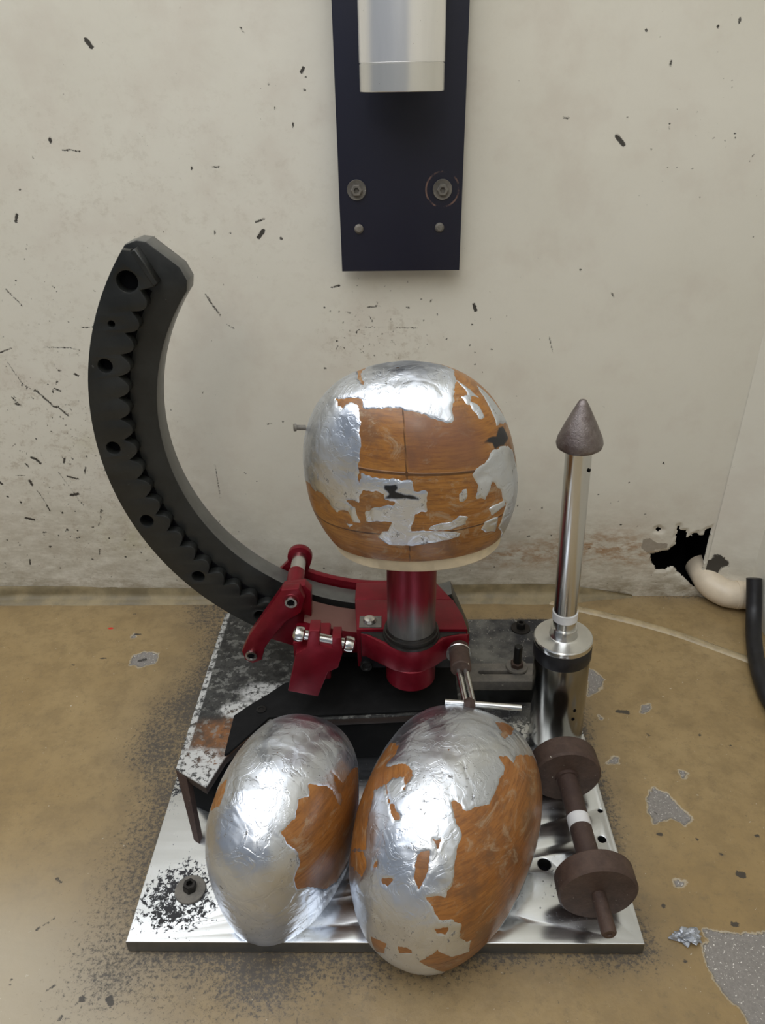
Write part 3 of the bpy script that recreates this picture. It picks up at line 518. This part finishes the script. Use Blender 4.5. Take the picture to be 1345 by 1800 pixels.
pale_gloss = np.clip(gauss(gx, gy, -.36, .30, .16, .13) * 1.25 + .5 * (gy < .33) * np.clip((.33 - gy) * 8, 0, 1), 0, 1)  # pale area paints the floor's glossy light reflection into its colour
Z = fbm(P3, 4, 3, 6) * .0008 - np.clip(chip / .002, 0, 1) * .0016
me = grid_mesh(np.stack([gx, gy, Z], -1), attrs=dict(chip=chip, mark=fmk, soot=soot, pale_gloss=pale_gloss))
o = link('floor', me, M_floor); o['kind'] = 'structure'
# cove bead where wall meets floor
n = 560; prof = [(YW + .001, .022), (YW - .001, .017), (YW - .002, .011), (YW - .005, .006), (YW - .010, .0038), (YW - .015, .0022), (YW - .018, -.001)]
X = np.zeros((len(prof), n, 3))
for i, (y, z) in enumerate(prof):
    x = np.linspace(-2.6, .345, n); X[i, :, 0] = x; w = fbm(np.stack([x, x * 0 + i * .03, x * 0], -1), 18, 4, 4) * .005
    k = np.clip((.36 - x) / .12, .12, 1); X[i, :, 1] = YW + (y - YW) * k + w * (0 if i in (0,) else 1); X[i, :, 2] = z * k + w * .5 * (0 if i == len(prof) - 1 else 1)
o = link('baseboard_back', grid_mesh(X), M_bead); o['kind'] = 'structure'
# low ridge curving over the floor
bm = bmesh.new(); pts = spline([(x, y, 0) for x, y in RIDGE], 6); rings = []
for i, p in enumerate(pts):
    t = (pts[min(i + 1, len(pts) - 1)] - pts[max(i - 1, 0)]).normalized(); s = Vector((-t.y, t.x, 0))
    rings.append([bm.verts.new(p + s * a + Vector((0, 0, b))) for a, b in [(-.008, -.0008), (-.005, .0012), (-.0018, .0026), (.0018, .0026), (.005, .0012), (.008, -.0008)]])
for a, b in zip(rings, rings[1:]):
    for k in range(5): bm.faces.new((a[k], a[k + 1], b[k + 1], b[k]))
o = link('trim_1', from_bm(bm), M_ridge, smooth=60); o['kind'] = 'structure'

# ================================================================= steel base plate
T = .016
pl = root('base_plate', (-.012, .597, 0), 'square brushed steel base plate lying on the tan floor under everything', 'plate')
def circ(cx, cy, r, n=24): return [(cx + r * cos(2 * pi * k / n), cy + r * sin(2 * pi * k / n)) for k in range(n)]
holes = [(.1388, .4491, .0062), (.1992, .4762, .0038), (.2053, .509, .0022), (.085, .40, .0022)]
me = extrude_loops([[(-.2355, .374), (.2115, .374), (.2115, .820), (-.2355, .820)]] + [circ(*h) for h in holes], 'XY', .001, T, .0009)
me.materials.append(M_plate); me.materials.append(M_edge)
for p in me.polygons:
    if abs(p.normal.z) < .3: p.material_index = 1  # darker side faces have the dim floor reflection painted in
link('plate_body', me, None, pl, 30)
for i, h in enumerate(holes):
    link('hole_bottom', lathe([(0, 0), (h[2] + .0002, 0), (h[2] + .0002, .0005), (0, .0005)], (h[0], h[1], .003)), M_void, pl, 30)
link('washer', lathe([(0, 0), (.0138, 0), (.0142, .0006), (.0138, .0022), (.006, .0024), (0, .0024)], (-.1902, .4217, T)), M_iron, pl, 30)
link('bolt', hexbolt((-.1902, .4217, T + .0022), (0.05, 0, 1), .0062, .008), M_darkbolt, pl)
link('washer', lathe([(0, 0), (.0128, 0), (.013, .0006), (.0126, .002), (0, .0022)], (.1676, .799, T)), M_darkbolt, pl, 30)
link('bolt', hexbolt((.1676, .799, T + .002), (0, 0, 1), .0062, .009), M_blackm, pl)

# ================================================================= black pedestal on the plate
bk = root('pedestal', (-.07, .64, T), 'low black chipped steel pedestal with rust, behind the smaller head form', 'pedestal')
TB = .08
outl = [(-.2155, .506), (-.181, .484), (-.170, .520), (-.135, .568), (.0, .576), (.070, .582), (.070, .752), (-.2145, .752)]
link('top_plate', extrude_loops([outl], 'XY', TB - .010, TB, .0008), M_block, bk, 30)
inner = [(-.2075, .514), (-.182, .502), (-.170, .530), (-.133, .572), (.0, .580), (.066, .586), (.066, .742), (-.207, .742)]
link('pedestal_body', extrude_loops([inner], 'XY', T, TB - .010, .0006), M_mattblack, bk, 30)  # near-black body paints in the shade of the hollow under the top plate
bm = bmesh.new()
a = [(-.2155, .506, TB - .001), (-.203, .497, TB - .004), (-.193, .470, T), (-.199, .474, T)]
b = [(x + .0015, y + .008, z) for x, y, z in a]
va = [bm.verts.new(p) for p in a]; vb = [bm.verts.new(p) for p in b]
bm.faces.new(va); bm.faces.new(vb[::-1])
for i in range(4): bm.faces.new((va[i], vb[i], vb[(i + 1) % 4], va[(i + 1) % 4]))
link('leg', from_bm(bm), M_rustb, bk)
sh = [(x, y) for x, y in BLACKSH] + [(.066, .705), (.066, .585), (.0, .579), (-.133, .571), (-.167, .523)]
link('cover_sheet', extrude_loops([sh], 'XY', TB + .0003, TB + .0035, .0004), M_mattblack, bk, 30)
link('screw', lathe([(0, 0), (.0052, 0), (.0052, .0012), (.003, .0012), (.0028, .0004), (0, .0004)], (-.1429, .5814, TB + .0035), seg=20), M_blackm, bk, 30)

# slotted clamp bar on the plate, right of the carriage
sb = root('slotted_clamp_bar', (.118, .675, T), 'black slotted clamp bar with an upright bolt, lying on the plate beside the steel cylinder', 'clamp')
x0, x1, y0, y1 = .074, .165, .660, .692
slot = [(.100 + .003 * cos(t), .676 + .003 * sin(t)) for t in np.linspace(pi / 2, 3 * pi / 2, 8)] + [(.150 + .003 * cos(t), .676 + .003 * sin(t)) for t in np.linspace(-pi / 2, pi / 2, 8)]
link('bar', extrude_loops([[(x0, y0), (x1, y0), (x1, y1), (x0, y1)], slot], 'XY', .036, .050, .0008), M_iron, sb, 30)
link('bar_base', box(x0, x1, y0 + .0005, y1, T, .036), M_blackm, sb)
link('washer', lathe([(0, 0), (.0125, 0), (.013, .0006), (.0125, .0028), (0, .003)], (.1435, .684, .050)), M_iron, sb, 30)
link('nut', hexbolt((.1435, .684, .053), (0, 0, 1), .0078, .006, False), M_rust, sb)
link('bolt', lathe(cyl_profile(.0048, .026), (.1435, .684, .057), seg=24), M_blackm, sb, 40)

# ================================================================= toothed arc
CX, CZ = -.015, .367
ar = root('toothed_arc', (CX, .678, .08), 'large black curved steel rack with teeth and round holes rising at the left', 'rack')
def pol(r, a): return (CX + r * cos(radians(a)), CZ + r * sin(radians(a)))
A1 = 291
teeth = []
n = 29
for i in range(n * 10 + 1):
    a = A1 - (A1 - 146.6) * i / (n * 10); ph = (i % 10) / 10
    w = max(0, sin(pi * ph)) ** 1.4; teeth.append(pol(.2465 - .0100 * w, a + .35 * sin(2 * pi * ph)))
outer = [pol(.275, a) for a in np.linspace(141.8, A1, 90)]
tipo = [pol(.2690, 140.9)]
front = outer + [pol(.255, A1)] + teeth + [pol(.2375, 144.2), pol(.2690, 140.9)]
hl = [circ(*pol(.2595, 146.4), .0092), circ(*pol(.2600, 155.8), .0030, 12), circ(*pol(.2595, 164.8), .0066), circ(*pol(.2594, 183.3), .0066), circ(*pol(.2592, 202.0), .0066), circ(*pol(.2580, 220.3), .0066), circ(*pol(.2580, 238.5), .0066)]
link('toothed_plate', extrude_loops([front] + hl, 'XZ', .660, .6715, .0013), M_arc, ar, 30)
gr = [pol(.2475, a) for a in np.linspace(146.5, A1, 80)] + [pol(.2395, a) for a in np.linspace(A1, 146.5, 80)]
link('tooth_gap_shade', extrude_loops([gr], 'XZ', .6708, .6722, .0002), M_void, ar)  # black strip puts shade into the gaps between the teeth
body = [pol(.277, a) for a in np.linspace(141.6, A1, 80)] + [pol(.214, a) for a in np.linspace(A1, 142.0, 80)] + [pol(.2185, 139.8), pol(.2300, 138.4), pol(.2640, 138.6), pol(.2710, 139.6)]
me = extrude_loops([body], 'XZ', .6722, .698, .0016); me.materials.append(M_arc); me.materials.append(M_arc_lit)
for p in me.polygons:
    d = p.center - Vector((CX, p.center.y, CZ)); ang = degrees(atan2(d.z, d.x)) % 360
    if abs(p.normal.y) < .9 and (d.length < .2162 or ang < 141.2): p.material_index = 1  # lighter grey paints overhead light onto the inner and end faces
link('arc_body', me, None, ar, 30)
for h in [(146.4, .0095, .2595), (155.8, .0032, .26), (164.8, .0068, .2595), (183.3, .0068, .2594), (202.0, .0068, .2592), (220.3, .0068, .258), (238.5, .0068, .258)]:
    x, z = pol(h[2], h[0]); link('hole_bottom', lathe([(0, 0), (h[1], 0), (h[1], .0006), (0, .0006)], (x, .6706, z), (0, 1, 0), 24), M_void, ar, 30)
link('arc_end_ridge', extrude_loops([[pol(.2680, 141.2), pol(.2385, 144.3), pol(.2370, 143.2), pol(.2668, 140.1)]], 'XZ', .6590, .6725, .0010), M_arc, ar)
link('foot', box(-.075, .045, .664, .694, TB + .0035, .0945), M_arc, ar)

# ================================================================= red carriage
cr = root('clamp_carriage', (.0155, .60, .12), 'red anodised clamp carriage riding on the black toothed arc under the upper head form', 'clamp')
fp = [(-.0985, .2125), (-.1165, .2105), (-.1553, .1515), (-.1654, .1297), (-.1629, .1186), (-.1553, .1134), (-.1450, .1184), (-.1400, .1352), (-.1300, .1500), (-.1150, .1700), (-.0985, .1820), (-.0935, .2000)]
link('lever_arm', extrude_loops([fp], 'XZ', .620, .632, .0012), M_red, cr, 30)
sp_ = [(-.0940, .2080), (-.1165, .2050), (-.1480, .1560), (-.1400, .1390), (-.1110, .1270), (-.1060, .1450), (-.0900, .1530), (-.0880, .2000)]
link('side_plate', extrude_loops([sp_], 'XZ', .6322, .6450, .0012), M_red, cr, 30)
link('spacer', lathe(cyl_profile(.0092, .052, .0008), (-.1073, .6195, .1968), (0, 1, 0)), M_red, cr, 30)
link('pin', lathe(cyl_profile(.0080, .0335, .0006), (-.1073, .668, .1968), (0, 1, 0)), M_steel, cr, 30)
for x, z in ((-.1073, .1968), (-.1553, .1262)):
    s = link('screw', lathe([(0, 0), (.0035, 0), (.0042, -.0018), (.0062, -.0018), (.0066, .0002), (.0066, .003), (0, .003)], (x, .6185, z), (0, 1, 0), 28), M_chrome, cr, 30)
    link('socket', lathe([(0, 0), (.0036, 0), (.0036, .0004), (0, .0004)], (x, .6178, z), (0, 1, 0), 6), M_void, s)
link('lower_pin', lathe(cyl_profile(.0055, .07), (-.1553, .63, .1262), (0, 1, 0), 24), M_chrome, cr, 30)
rp = [(-.1073 + .0138 * cos(radians(t)), .1968 + .0138 * sin(radians(t))) for t in range(200, -20, -12)] + [pol(.2065, a) for a in np.linspace(246, 285, 16)] + [pol(.27, a) for a in np.linspace(285, 236, 12)]
link('rear_plate', extrude_loops([rp], 'XZ', .7005, .708, .0006), M_red, cr, 30)
sd = [pol(.2125, a) for a in np.linspace(247.5, 263.2, 16)] + [(-.0408, .128), (-.098, .128)]
me = extrude_loops([sd], 'XZ', .620, .6595, .0008)
at = me.attributes.new('top', 'FLOAT', 'FACE'); at.data.foreach_set('value', [1.0 if p.normal.z > .4 else 0.0 for p in me.polygons])
link('saddle', me, M_saddle, cr, 30)
ZT = .170
link('rear_block', extrude_loops([[(-.0405, .6075), (.0735, .6075), (.0705, .630), (.062, .6585), (-.0445, .6585)]], 'XY', .120, ZT, .0010), M_red, cr, 30)
link('bridge', extrude_loops([[(-.0445, .6587), (.0610, .6587), (.0455, .690), (-.0445, .690)]], 'XY', .1625, ZT, .0010), M_red, cr, 30)
link('gap_shade_strip', extrude_loops([[(-.036, .600), (.072, .600), (.072, .6078), (-.036, .6078)]], 'XY', .125, ZT - .003, .0004), M_black, cr)  # black filler stands in for shade in the gap between block and cap
cap = [(x, min(y, .6005)) for x, y in CAP[1:-1]]; cap = [(-.0362, .6005)] + cap + [(.0745, .6005)]
link('clamp_cap', extrude_loops([cap], 'XY', .1410, ZT, .0010), M_red, cr, 30)
link('lower_cap', lathe(cyl_profile(.0258, .0265, .0012), (.0152, .600, .1150)), M_red, cr, 30)
wear = [(-.030, .6002), (-.018, .5925), (-.004, .5825), (.004, .5790), (.014, .5775), (.026, .5790), (.038, .5868), (.047, .5948), (.064, .5995), (.064, .6002)]
link('worn_face', extrude_loops([wear], 'XY', ZT, ZT + .0006, .0002), M_blackm, cr)
link('collar', lathe([(0, 0), (.0285, 0), (.0290, .0008), (.0285, .003), (.0268, .0032), (.0268, .005), (.0275, .0055), (.0275, .008), (.0262, .0085), (.0255, .011), (0, .011)], (.0155, .600, ZT)), M_darkbolt, cr, 30)
link('post', lathe(cyl_profile(.0242, .2925 - ZT - .006, .0006), (.0155, .600, ZT + .006), seg=64), M_post, cr, 30)
link('screw_seat', box(-.038, -.015, .6100, .6290, ZT, ZT + .0008, .0003), M_iron, cr)
link('screw', lathe([(0, 0), (.0065, 0), (.0068, .0006), (.0055, .0035), (.003, .0045), (0, .0046)], (-.0275, .620, ZT + .001), seg=24), M_chrome, cr, 30)
link('screw', lathe([(0, 0), (.0035, 0), (.0042, -.0014), (.006, -.0014), (.0064, .0002), (.0064, .004), (0, .004)], (-.0312, .5985, .1285), (0, 1, 0), 24), M_blackm, cr, 30)
# cam lever under the saddle
link('cam_lever', extrude_loops([LEVER], 'XZ', .572, .590, .0010), M_red, cr, 30)
link('cam_block', box(-.104, -.068, .588, .622, .120, .168, .001), M_red, cr)
link('cam_shaft', sweep([(-.0960, .5805, .1865), (-.0475, .5805, .1735)], .0050, 20), M_steel, cr, 30)
for x, z in ((-.0955, .1865), (-.0468, .1733)):
    link('shaft_nut', lathe([(0, -.006), (.004, -.006), (.0075, -.004), (.0082, 0), (.0075, .004), (.004, .006), (0, .006)], (x, .5805, z), (.965, 0, -.26), 12), M_steel, cr, 30)
# clamping screw with tommy bar
link('clamp_washer', lathe([(.0090, 0), (.0125, 0), (.0130, .0006), (.0125, .002), (.0090, .002), (.0090, 0)], (.0632, .5880, .154), (0, 1, 0), 32), M_steel, cr, 30)
link('clamp_boss', lathe([(0, 0), (.0095, 0), (.0103, .0010), (.0103, .0330), (0, .0330)], (.0640, .5650, .154), (0, 1, 0), 28), M_rust, cr, 30)
for dx in (-.0032, .0038):
    link('clamp_rod', sweep([(.0648 + dx, .567, .152), (.0690 + dx, .527, .146)], .0030, 14), M_steel, cr, 30)
link('rod_end', lathe([(0, -.006), (.005, -.005), (.0072, 0), (.005, .005), (0, .006)], (.0690, .525, .1455), (1, 0, 0), 14), M_rust, cr, 40)
link('tommy_bar', sweep([(.046, .5275, .1470), (.118, .5235, .1430)], .0030, 14), M_steel, cr, 30)

# ================================================================= head forms
def sp(v, e): return np.sign(v) * np.abs(v) ** e
def head_pts(Q, U, V):
    a, b, up, low, n, tap, egg = Q[:7]; t = V * 1.75; ex = Q[13] if len(Q) > 13 else 1.0
    dome = np.minimum(t, 1) * pi / 2; side = np.clip(t - 1, 0, .75) / .75
    Rr = np.where(t < 1, np.sin(dome) ** (.92 * ex), 1 - tap * side ** 2); Z = np.where(t < 1, low + up * np.cos(dome) ** (.95 * ex), low * (1 - side))
    c = np.cos(U); s = np.sin(U); e = 2 / n
    return np.stack([a * Rr * sp(c, e) * (1 + egg * s), b * Rr * sp(s, e), Z], -1)
def place(X, Q):
    cx, cy, cz, yaw, tilt, roll = Q[7:13]
    R = np.array((Matrix.Rotation(yaw, 3, 'Z') @ Matrix.Rotation(tilt, 3, 'X') @ Matrix.Rotation(roll, 3, 'Y')))
    return X @ R.T + np.array([cx, cy, cz])
def head(Q, polys, default, wood, rt, marks=None, seams=None, dull=None, seed=0, band=False, jag=.015):
    nu, nv = 460, 300
    U, V = np.meshgrid(np.linspace(0, 2 * pi, nu, endpoint=False), np.linspace(.002, 1, nv))
    L = head_pts(Q, U, V); du = np.roll(L, -1, 1) - np.roll(L, 1, 1); dv = np.gradient(L, axis=0)
    N = np.cross(dv, du); N /= np.linalg.norm(N, axis=-1, keepdims=True) + 1e-12
    if (N[..., 2] * (V < .3)).sum() < 0: N = -N
    N[0] = (0, 0, 1)
    cxx, cyy = V * np.cos(U), V * np.sin(U)
    s = np.full(U.shape, .12 * default)
    for sg, p in polys:
        d = sdf_poly(cxx, cyy, p)
        s = np.maximum(s, d) if sg > 0 else np.minimum(s, -d)
    s = s + fbm(L, 70, 4, seed) * jag + fbm(L, 260, 2, seed + 3) * jag * .6
    # unseen far side: torn foil over wood, decided by noise
    hid = np.clip((np.sin(U) - .25) / .2, 0, 1) * np.clip((V - .35) / .2, 0, 1) if default < 0 else np.zeros(U.shape)
    s = s * (1 - hid) + hid * (fbm(L, 22, 4, seed + 9) * .25 + .03)
    black = np.full(U.shape, -.2)
    for sg, p in (marks or []): black = np.maximum(black, sdf_poly(cxx, cyy, p))
    black += fbm(L, 160, 3, seed + 2) * .005
    seam = np.full(U.shape, .05)
    for f in (seams or []): seam = np.minimum(seam, f(U, V, L))
    dl = dull(U, V, L) if dull else np.zeros(U.shape)
    lump = fbm(L, 14, 3, seed + 4) * .0012
    Xb = place(L + N * (lump)[..., None], Q)
    attr = dict(black=black, seam=seam, dull=dl)
    me = grid_mesh(Xb, wrap=True, attrs=attr)
    bm = bmesh.new(); bm.from_mesh(me)
    bl = [e for e in bm.edges if e.is_boundary]
    bmesh.ops.holes_fill(bm, edges=bl, sides=0); bm.to_mesh(me); bm.free()
    link('head_body', me, wood, rt)
    off = np.clip(s / .006, -1, 1) * .00045 + .0001
    cr_ = np.abs(fbm(L, 20, 3, seed + 6)); wr = -np.exp(-(cr_ / .035) ** 2) * .00022 * np.clip(s / .03, 0, 1)
    wr += np.clip(fbm(L, 45, 3, seed + 7) * .0008, -.00028, .001) * np.clip(s / .03, 0, 1)
    Xf = place(L + N * (lump + off + wr)[..., None], Q)
    link('foil_cover', grid_mesh(Xf, s > -.012, True, attrs=dict(black=black)), M_foil, rt)
    if band:
        u = np.linspace(0, 2 * pi, 160, endpoint=False); R1 = head_pts(Q, u, np.ones(160)); rings = []
        for k, z in ((.975, .0015), (.955, -.001), (.952, -.0125), (.94, -.0135), (.0, -.0135)):
            X = R1 * np.array([k, k, 1]); X[:, 2] = z; rings.append(place(X, Q))
        link('base_board', grid_mesh(np.array(rings), wrap=True), M_cream, rt, 35)
    return L

def dU(U, V): return (U - radians(SEAM_U) + (V - .45) * radians(8) + pi) % (2 * pi) - pi
def dist_az(U, V, L): return np.abs(dU(U, V)) * .092 + (np.abs(dU(U, V)) > 1) * .05
def ring_v(U, V): return .45 + dU(U, V) * .035
def dist_ring(U, V, L): return np.abs(V - ring_v(U, V)) * .15
def dist_ring2(U, V, L): return np.abs(V - .70) * .10
def dull_u(U, V, L):
    d = dU(U, V)
    return np.clip(d / .02, 0, 1) * np.clip((.95 - d) / .3, 0, 1) * np.clip((V - .24) / .03, 0, 1) * np.clip((ring_v(U, V) - V) / .02, 0, 1) * np.clip(.8 + fbm(L, 25, 3, 1), 0, 1)
h1 = root('head_form', (HP_u[7], HP_u[8], HP_u[9]), 'wooden head form half covered in torn foil, mounted on top of the red post', 'head form', 'foil-covered wooden head forms')
head(HP_u, CH_u, -1, M_wood_u, h1, CH_mark, [dist_az, dist_ring, dist_ring2], dull_u, seed=1, band=True)
link('side_screw', sweep([(-.0775, .60, .3985), (-.0855, .597, .4000)], [.0022, .0022], 12), M_iron, h1, 40)
link('screw_head', lathe([(0, 0), (.0034, 0), (.0034, .002), (0, .0024)], (-.0852, .597, .4000), (-1, -.3, .1), 14), M_iron, h1, 30)
h2 = root('head_form', (HP_s[7], HP_s[8], T), 'smaller foil-wrapped head form standing at the left on the plate', 'head form', 'foil-covered wooden head forms')
head(HP_s, CH_s, 1, M_wood, h2, seed=20)
h3 = root('head_form', (HP_l[7], HP_l[8], T), 'largest foil-patched head form, standing front centre and jutting past the plate edge', 'head form', 'foil-covered wooden head forms')
head(HP_l, CH_l, 1, M_wood, h3, seed=40, seams=[lambda U, V, L: np.where(np.cos(U) > 0, np.abs(V - .74) * .17, .05)])

# ================================================================= striker standing at the right
B = Vector((.1792, .6117, T)); ax = Vector((-.0157, 0, .3807)).normalized()
st = root('striker', tuple(B), 'steel cone-tipped striker rod standing upright on the plate at the right', 'striker')
def on(h): return B + ax * h
link('cylinder', lathe([(0, 0), (.0285, 0), (.0290, .001), (.0290, .121), (.0288, .1215), (0, .1215)], on(0), ax, 64), M_steeld, st, 30)
link('rubber_ring', lathe([(0, 0), (.0296, 0), (.0300, .001), (.0300, .0175), (.0296, .0185), (0, .0185)], on(.1175), ax, 64), M_black, st, 30)
link('cap_flange', lathe([(0, 0), (.0300, 0), (.0302, .001), (.0300, .0050), (.0290, .0062), (.0160, .0075), (.0145, .0082), (.0135, .0110), (.0135, .0185), (.0128, .0195), (0, .0195)], on(.1360), ax, 64), M_steel, st, 30)
link('rod', lathe(cyl_profile(.0118, .208, .0005), on(.1500), ax, 48), M_steel, st, 30)
link('white_tape', lathe([(0, 0), (.0127, 0), (.0128, .0093), (0, .0093)], on(.1650), ax, 48), M_white, st, 30)
link('cone_tip', lathe([(0, 0), (.0170, 0), (.0200, .0022), (.0207, .0055), (.0196, .0105), (.0140, .0235), (.0075, .0370), (.0050, .0420), (.0030, .0455), (0, .0465)], on(.3560), ax, 48), M_cone, st, 50)
ux = ax.cross(Vector((0, 1, 0))).normalized()
link('rod_hole', lathe([(0, 0), (.0018, 0), (.0018, .0006), (0, .0006)], on(.338) + Vector((.0085, -.0089, 0)), (.68, -.72, 0), 12), M_void, st)
for h, dx in ((.062, .012), (.050, .011)):
    d = Vector((dx, -sqrt(.029 ** 2 - dx ** 2), 0)); link('cylinder_hole', lathe([(0, 0), (.0018, 0), (.0018, .0005), (0, .0005)], on(h) + d, d, 12), M_void, st)

# ================================================================= rusty dumbbell weight
db = root('dumbbell_weight', (.174, .45, T), 'rusty brown iron dumbbell with a white tape band, lying at the right of the plate', 'weight')
zc = T + .0345
DX = Vector((-.0165, 1, 0)).normalized(); p0 = Vector((.1728, .3960, zc))
def disc(d0, r, th, name): link(name, lathe([(0, 0), (r - .002, 0), (r, .002), (r, th - .002), (r - .002, th), (0, th)], p0 + DX * d0, DX, 56), M_rust, db, 30)
disc(0, .0345, .021, 'weight_disc'); disc(.125, .0345, .024, 'weight_disc')
link('shaft', lathe([(0, 0), (.0102, 0), (.0102, .107), (0, .107)], p0 + DX * .0195, DX, 36), M_rustb, db, 30)
link('collar', lathe([(0, 0), (.0118, 0), (.0118, .004), (0, .004)], p0 + DX * .1215, DX, 36), M_rustb, db, 30)
link('white_tape', lathe([(0, 0), (.0107, 0), (.0107, .012), (0, .012)], p0 + DX * .066, DX, 36), M_white, db, 30)
link('end_stud', lathe([(0, 0), (.0020, .0), (.0026, -.0012), (.0052, -.0012), (.0064, .0002), (.0066, .010), (.0060, .034), (0, .034)], p0 - DX * .0335, DX, 28), M_rust, db, 30)

# ================================================================= drop tube and mounting plate on the wall
mp = root('mounting_plate', (.008, .866, .5), 'dark navy steel mounting plate bolted high on the cream wall', 'plate')
link('plate_body', extrude_loops([[(-.0585, .472), (.0735, .472), (.0747, 1.05), (-.0590, 1.05)]], 'XZ', .868, .876, .0008), M_navy, mp, 30)
for x, z in ((-.0395, .557), (.0522, .5564)):
    w = link('washer', lathe([(0, 0), (.0085, 0), (.0100, -.0006), (.0104, .0010), (.0104, .003), (0, .003)], (x, .8665, z), (0, 1, 0), 32), M_iron, mp, 30)
    link('bolt', hexbolt((x, .8667, z), (0, -1, 0), .0062, .005), M_iron, mp)
for x, z in ((-.0382, .5175), (.0500, .5180)):
    link('screw', lathe([(0, -.002), (.0030, -.0018), (.0048, -.0002), (.0050, .0014), (.0050, .003), (0, .003)], (x, .8665, z), (0, 1, 0), 24), M_iron, mp, 30)
for x in (-.04, .055):
    link('standoff', lathe(cyl_profile(.008, .018), (x, .875, .60), (0, 1, 0), 20), M_navy, mp, 30)
tb = root('drop_tube', (.0085, .8265, .649), 'wide brushed aluminium drop tube hanging in front of the navy plate', 'tube')
link('tube_body', lathe([(.0365, .004), (.0365, .0005), (.0400, 0), (.0404, .0006), (.0404, .0225), (.0398, .0229), (.0398, .0234), (.0406, .0239), (.0410, .40), (.0365, .40)], (.0085, .8265, .649), (0, 0, 1), 72), M_tube, tb, 30)
link('tube_floor', lathe([(0, 0), (.0366, 0), (.0366, .002), (0, .002)], (.0085, .8265, .651), (0, 0, 1), 48), M_steeld, tb, 30)

# ================================================================= drain pipe, hose, scrap
pp = root('drain_pipe', (.46, .865, 0), 'cream plastic elbow pipe coming out of the broken wall hole', 'pipe')
pts = spline([(.447, .925, .032), (.448, .903, .030), (.452, .886, .026), (.463, .873, .0225), (.482, .866, .0215), (.56, .862, .0215)], 8)
link('pipe_body', sweep(pts, .0195, 28), M_pvc, pp, 50)
link('elbow_collar', sweep([(.4800, .8665, .0215), (.4850, .8660, .0215)], .0204, 28), M_pvc, pp, 40)
hp = spline([(.62, .95, .10), (.56, .90, .060), (.522, .872, .030), (.492, .835, .018), (.474, .795, .0115), (.457, .740, .0100), (.447, .695, .0100), (.446, .655, .0100), (.460, .610, .0100), (.50, .57, .0100)], 10)
hp = [p for p in hp]
hs_ = root('black_hose', (.47, .70, 0), 'thick black rubber hose looping in at the right edge of the floor', 'hose')
hp = spline([(.488, .846, .064), (.488, .834, .042), (.486, .820, .024), (.477, .793, .0135), (.461, .745, .0110), (.450, .700, .0110), (.446, .665, .0110), (.452, .630, .0110), (.472, .600, .0110), (.500, .585, .0110)], 10)
link('hose_tube', sweep(hp, .0100, 20), M_black, hs_, 60)
bm = bmesh.new(); bmesh.ops.create_icosphere(bm, subdivisions=4, radius=1)
P = np.array([v.co[:] for v in bm.verts]); nn = fbm(P, 2.2, 4, 3)
for v, k in zip(bm.verts, nn): v.co = Vector((.2545 + v.co.x * .0115 * (1 + k), .3885 + v.co.y * .0065 * (1 + k * 1.4), max(.0002, .0035 + v.co.z * .0042 * (1 + k * 1.6))))
sc = root('foil_scrap', (.2545, .3885, 0), 'tiny crumpled foil scrap on the floor beside the grey bare patch', 'scrap')
link('foil_scrap_body', from_bm(bm), M_foil, sc, 25)
